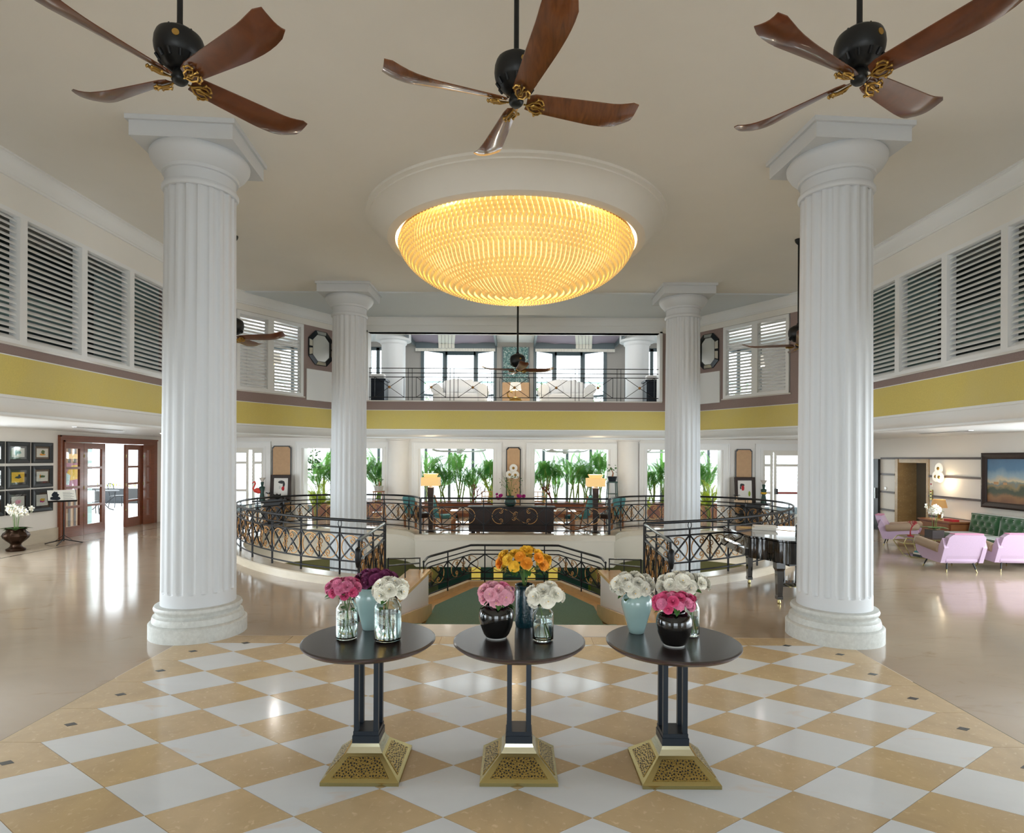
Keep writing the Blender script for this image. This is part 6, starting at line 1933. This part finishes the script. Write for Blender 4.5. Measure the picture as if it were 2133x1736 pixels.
# plant stands
def plant_stand(label, loc, h, mm, potm, pl):
    t = thing('plant_stand', label, 'plant stand', loc)
    for sx in (-1, 1):
        for sy in (-1, 1): m = MB(); m.tube([(sx * .12, sy * .12, h), (sx * .19, sy * .19, 0)], .018, 5); m.build('leg', mm, t)
    m = MB(); m.box(-.15, .15, -.15, .15, h - .02, h + .015); m.build('stand_top', mm, t)
    for k_, f_ in ((.14, .72), (.17, .35)):
        m = MB(); m.box(-k_, k_, -k_, k_, h * f_, h * f_ + .02); m.build('shelf', mm, t)
    t2 = thing('planted_bowl', pl, 'pot plant', (loc[0], loc[1], h + .017))
    m = MB(); m.lathe([(0, 0), (.11, 0), (.15, .14), (.155, .15), (.13, .14), (0, .12)], 24); m.build('pot', potm, t2, 50)
    m = MB(); m.tube([(0, 0, .1), (.03, 0, .25), (-.02, 0, .35)], [.03, .02, .012], 6); m.build('trunk', 'wood_mid', t2, 60)
    rr = random.Random(len(label))
    for k in range(16):
        link('plant_leaf', LEAF, t2, (rr.uniform(-.12, .16), rr.uniform(-.1, .1), .3 + rr.uniform(0, .2)), (rr.uniform(-1, 1), rr.uniform(-1, 1), rr.uniform(0, 6)), .08)
plant_stand('tall red-brown wooden plant stand beside the flamingo-side round pilaster', (-4.1, 18.05, 0), .98, 'wood_mid', 'base_stone', 'small bonsai in a grey bowl on the red-brown stand')
plant_stand('tall dark green plant stand beside the piano-side floor lamp', (2.92, 18.05, 0), 1.3, 'vase_green', 'steel_blue', 'small succulent in a blue and white bowl on the green stand')

# ================================================================== PALMS AND GARDEN ROOM
def frond(q, base, az, elev, L_, seed, droop=.75, lw=.0065, nl=26):
    rr = random.Random(seed)
    pts = []; p = Vector(base); e = elev
    n = 12
    for k in range(n + 1):
        pts.append(p.copy())
        e -= droop / n * (k / n * 2)
        p = p + Vector((math.cos(az) * math.cos(e), math.sin(az) * math.cos(e), math.sin(e))) * (L_ / n)
    q.tube(pts, [.007 * (1 - .8 * k / n) for k in range(n + 1)], 3, mi=1)
    side = Vector((-math.sin(az), math.cos(az), 0))
    for k in range(nl):
        f = .22 + .78 * k / nl
        i = min(n - 1, int(f * n)); b = pts[i].lerp(pts[i + 1], f * n - i)
        d = (pts[i + 1] - pts[i]).normalized()
        ll = L_ * .27 * math.sin(PI * (f * .8 + .15)) + .05
        for sg in (-1, 1):
            dr = (d * .75 + side * sg * .8 + Vector((0, 0, .12))).normalized()
            w_ = d.cross(dr).cross(dr).normalized() * lw
            t_ = b + dr * ll + Vector((0, 0, -.28 * ll)); mid = b + dr * ll * .55 + Vector((0, 0, -.03 * ll))
            q.add([b, mid + w_, t_, mid - w_], [(0, 1, 2, 3)])
def palm_meshes(seed, h, n, dense=1.):
    rr = random.Random(seed)
    q = MB()
    for k in range(n):
        az = 2 * PI * k / n + rr.uniform(-.4, .4); el = rr.uniform(.8, 1.5)
        frond(q, (rr.uniform(-.1, .1), rr.uniform(-.1, .1), rr.uniform(.2, .55) * h), az, el, h * rr.uniform(.45, .62) * dense, seed * 50 + k)
    f_ = q
    s_ = MB()
    for k in range(4): s_.tube([(rr.uniform(-.08, .08), rr.uniform(-.08, .08), 0), (rr.uniform(-.12, .12), rr.uniform(-.12, .12), h * .5)], .014, 5)
    return f_.v, f_.f, f_.mi, s_
PM = {}
for mm in ('palm_leaf', 'palm_lime'):
    for sd in range(3):
        v_, f_, i_, s_ = palm_meshes(10 + sd, 1.0, (16, 19, 13)[sd])
        q = MB(); q.v, q.f, q.mi = list(v_), list(f_), list(i_)
        PM[mm, sd] = (q.mesh('palm_fronds', [mm, 'palm_stem']), s_.mesh('palm_stems', 'palm_stem'))
def palm(label, x, y, h, sd, mm='palm_leaf', z=.45, grp='palms of the garden room'):
    t = thing('potted_palm', label, 'palm', (x, y, z), R.uniform(0, 6.28), grp)
    link('fronds', PM[mm, sd][0], t, None, None, h); link('stems', PM[mm, sd][1], t, None, None, h)
# planter boxes
for k, (x0, x1, lab) in enumerate(((-6.9, -4.0, 'flamingo-side window'), (-3.2, -.4, 'middle window left of the tan panel'), (.4, 3.2, 'middle window right of the tan panel'), (4.0, 6.9, 'piano-side window'))):
    t = thing('planter_box', 'long red-brown planter box under the palms of the %s' % lab, 'planter', ((x0 + x1) / 2, 20.7, 0), 0., 'planter boxes of the garden room')
    hw = (x1 - x0) / 2
    m = MB(); m.box(-hw, hw, -.3, -.26, 0, .5); m.box(-hw, hw, .26, .3, 0, .5); m.box(-hw, -hw + .04, -.26, .26, 0, .5); m.box(hw - .04, hw, -.26, .26, 0, .5); m.build('planter_boards', 'wood_red', t)
    m = MB(); m.box(-hw + .04, hw - .04, -.26, .26, .02, .45); m.build('soil', 'corridor_dark', t)
onum = ['first', 'second', 'third', 'fourth', 'fifth', 'sixth', 'seventh']
def row(xs_, where, hs, mmf=lambda k: 'palm_leaf'):
    for k, x in enumerate(xs_):
        palm('feathery green palm, %s from the left in the %s' % (onum[k], where), x, 20.7 + .12 * ((k % 3) - 1), hs[k % len(hs)], k % 3, mmf(k))
row([-3.0, -2.45, -1.95, -1.45, -.9, -.45], 'middle window left of the tan panel', [1.95, 1.6, 1.9, 1.5, 1.95, 1.5])
row([.55, 1.0, 1.45, 2.0, 2.5, 2.95], 'middle window right of the tan panel', [1.55, 1.9, 1.5, 1.95, 1.7, 1.95])
row([-6.7, -6.25, -5.8, -5.3, -4.75, -4.3], 'flamingo-side window', [1.8, 1.75, 1.6, 1.7, 1.8, 1.6])
row([4.25, 4.75, 5.2, 5.75, 6.2, 6.65], 'piano-side window', [1.6, 1.45, 1.7, 1.6, 1.8, 1.7])
for x, y, h, s_, lab in ((-6.5, 19.7, 1.15, 1, 'low lime green palm tinted as if uplit beside the flamingo-side window edge'), (-6.0, 19.9, 1.0, 0, 'low lime green palm before the flamingo-side planter'), (6.4, 19.8, 1.2, 1, 'low lime green palm tinted as if uplit beside the piano-side window edge'), (-.62, 20.2, 1.4, 2, 'lime green palm touching the middle tan panel'), (4.3, 19.9, .9, 2, 'low lime palm at the piano-side round pilaster')):
    palm(lab, x, y, h, s_, 'palm_lime', .0)  # lime foliage colour also stands in for yellow uplight glow
# hanging plants
def hanging(label, x, z, grp):
    t = thing('hanging_plant', label, 'hanging plant', (x, 19.9, z), 0., grp)
    for a in (0, 2.1, 4.2): m = MB(); m.tube([(.11 * math.cos(a), .11 * math.sin(a), .12), (0, 0, 2.78 - z)], .004, 4); m.build('cord', 'bamboo', t)
    m = MB(); m.lathe([(0, -.1), (.07, -.1), (.12, .1), (.125, .12), (.1, .1), (0, .08)], 18); m.build('basket', 'terracotta', t, 60)
    link('fronds', PM['palm_leaf', 1][0], t, (0, 0, -.05), None, .42)
hanging('hanging basket of ferns in the flamingo-side window', -5.75, 1.75, 'hanging baskets'); hanging('hanging basket of ferns in the piano-side window', 5.95, 1.95, 'hanging baskets')
t = thing('trailing_creeper', 'dense trailing creeper hanging at the edge of the flamingo-side window', 'hanging plant', (-6.75, 19.9, 1.5)); rr = random.Random(12)
for k in range(90): link('creeper_leaf', LEAF, t, (rr.uniform(-.25, .25), rr.uniform(-.15, .15), rr.uniform(0, 1.0)), (rr.uniform(-1.5, 1.5), rr.uniform(-1, 1), rr.uniform(0, 6)), rr.uniform(.07, .13))
m = MB(); m.tube([(0, 0, 0), (.05, 0, .6), (0, 0, 1.28)], .012, 5); m.build('vine', 'palm_stem', t)
# fans of the garden room
for x, a, lab in ((-1.85, 12, 'small white ceiling fan over the palms left of the tan panel'), (1.66, 50, 'small white ceiling fan over the palms right of the tan panel'), (4.3, 175, 'small white ceiling fan over the palms in the piano-side window')):
    t = thing('garden_fan', lab, 'ceiling fan', (x, 19.9, 2.2), 0., 'white fans of the garden room')
    m = MB(); m.tube([(0, 0, .1), (0, 0, .58)], .015, 6); m.build('rod', 'trim_white', t, 60)
    m = MB(); m.lathe([(0, -.06), (.07, -.05), (.1, 0), (.1, .08), (.06, .12), (0, .13)], 18); m.build('motor', 'base_stone', t, 50)
    bm_ = blade_mesh(.9, 'base_stone', 20)
    for k in range(4): link('blade', bm_, t, (0, 0, 0), (0, 0, math.radians(a) + k * PI / 2))
# lime chair in the lower level
t = thing('lime_chair', 'lime green chair standing in the lower level below the landing', 'chair', (3.0, 21.6, -3.3))
m = MB(); m.lathe([(0, .35), (.3, .36), (.36, .5), (.34, .8), (.25, 1.0), (.22, .98), (.28, .7), (.25, .45), (0, .42)], 24); m.build('shell', 'palm_lime', t, 60)
m = MB(); m.tube([(0, 0, .36), (0, 0, .03)], .03, 8); m.lathe([(0, 0), (.22, 0), (.22, .03), (0, .03)], 20); m.build('foot', 'matte_black', t, 60)
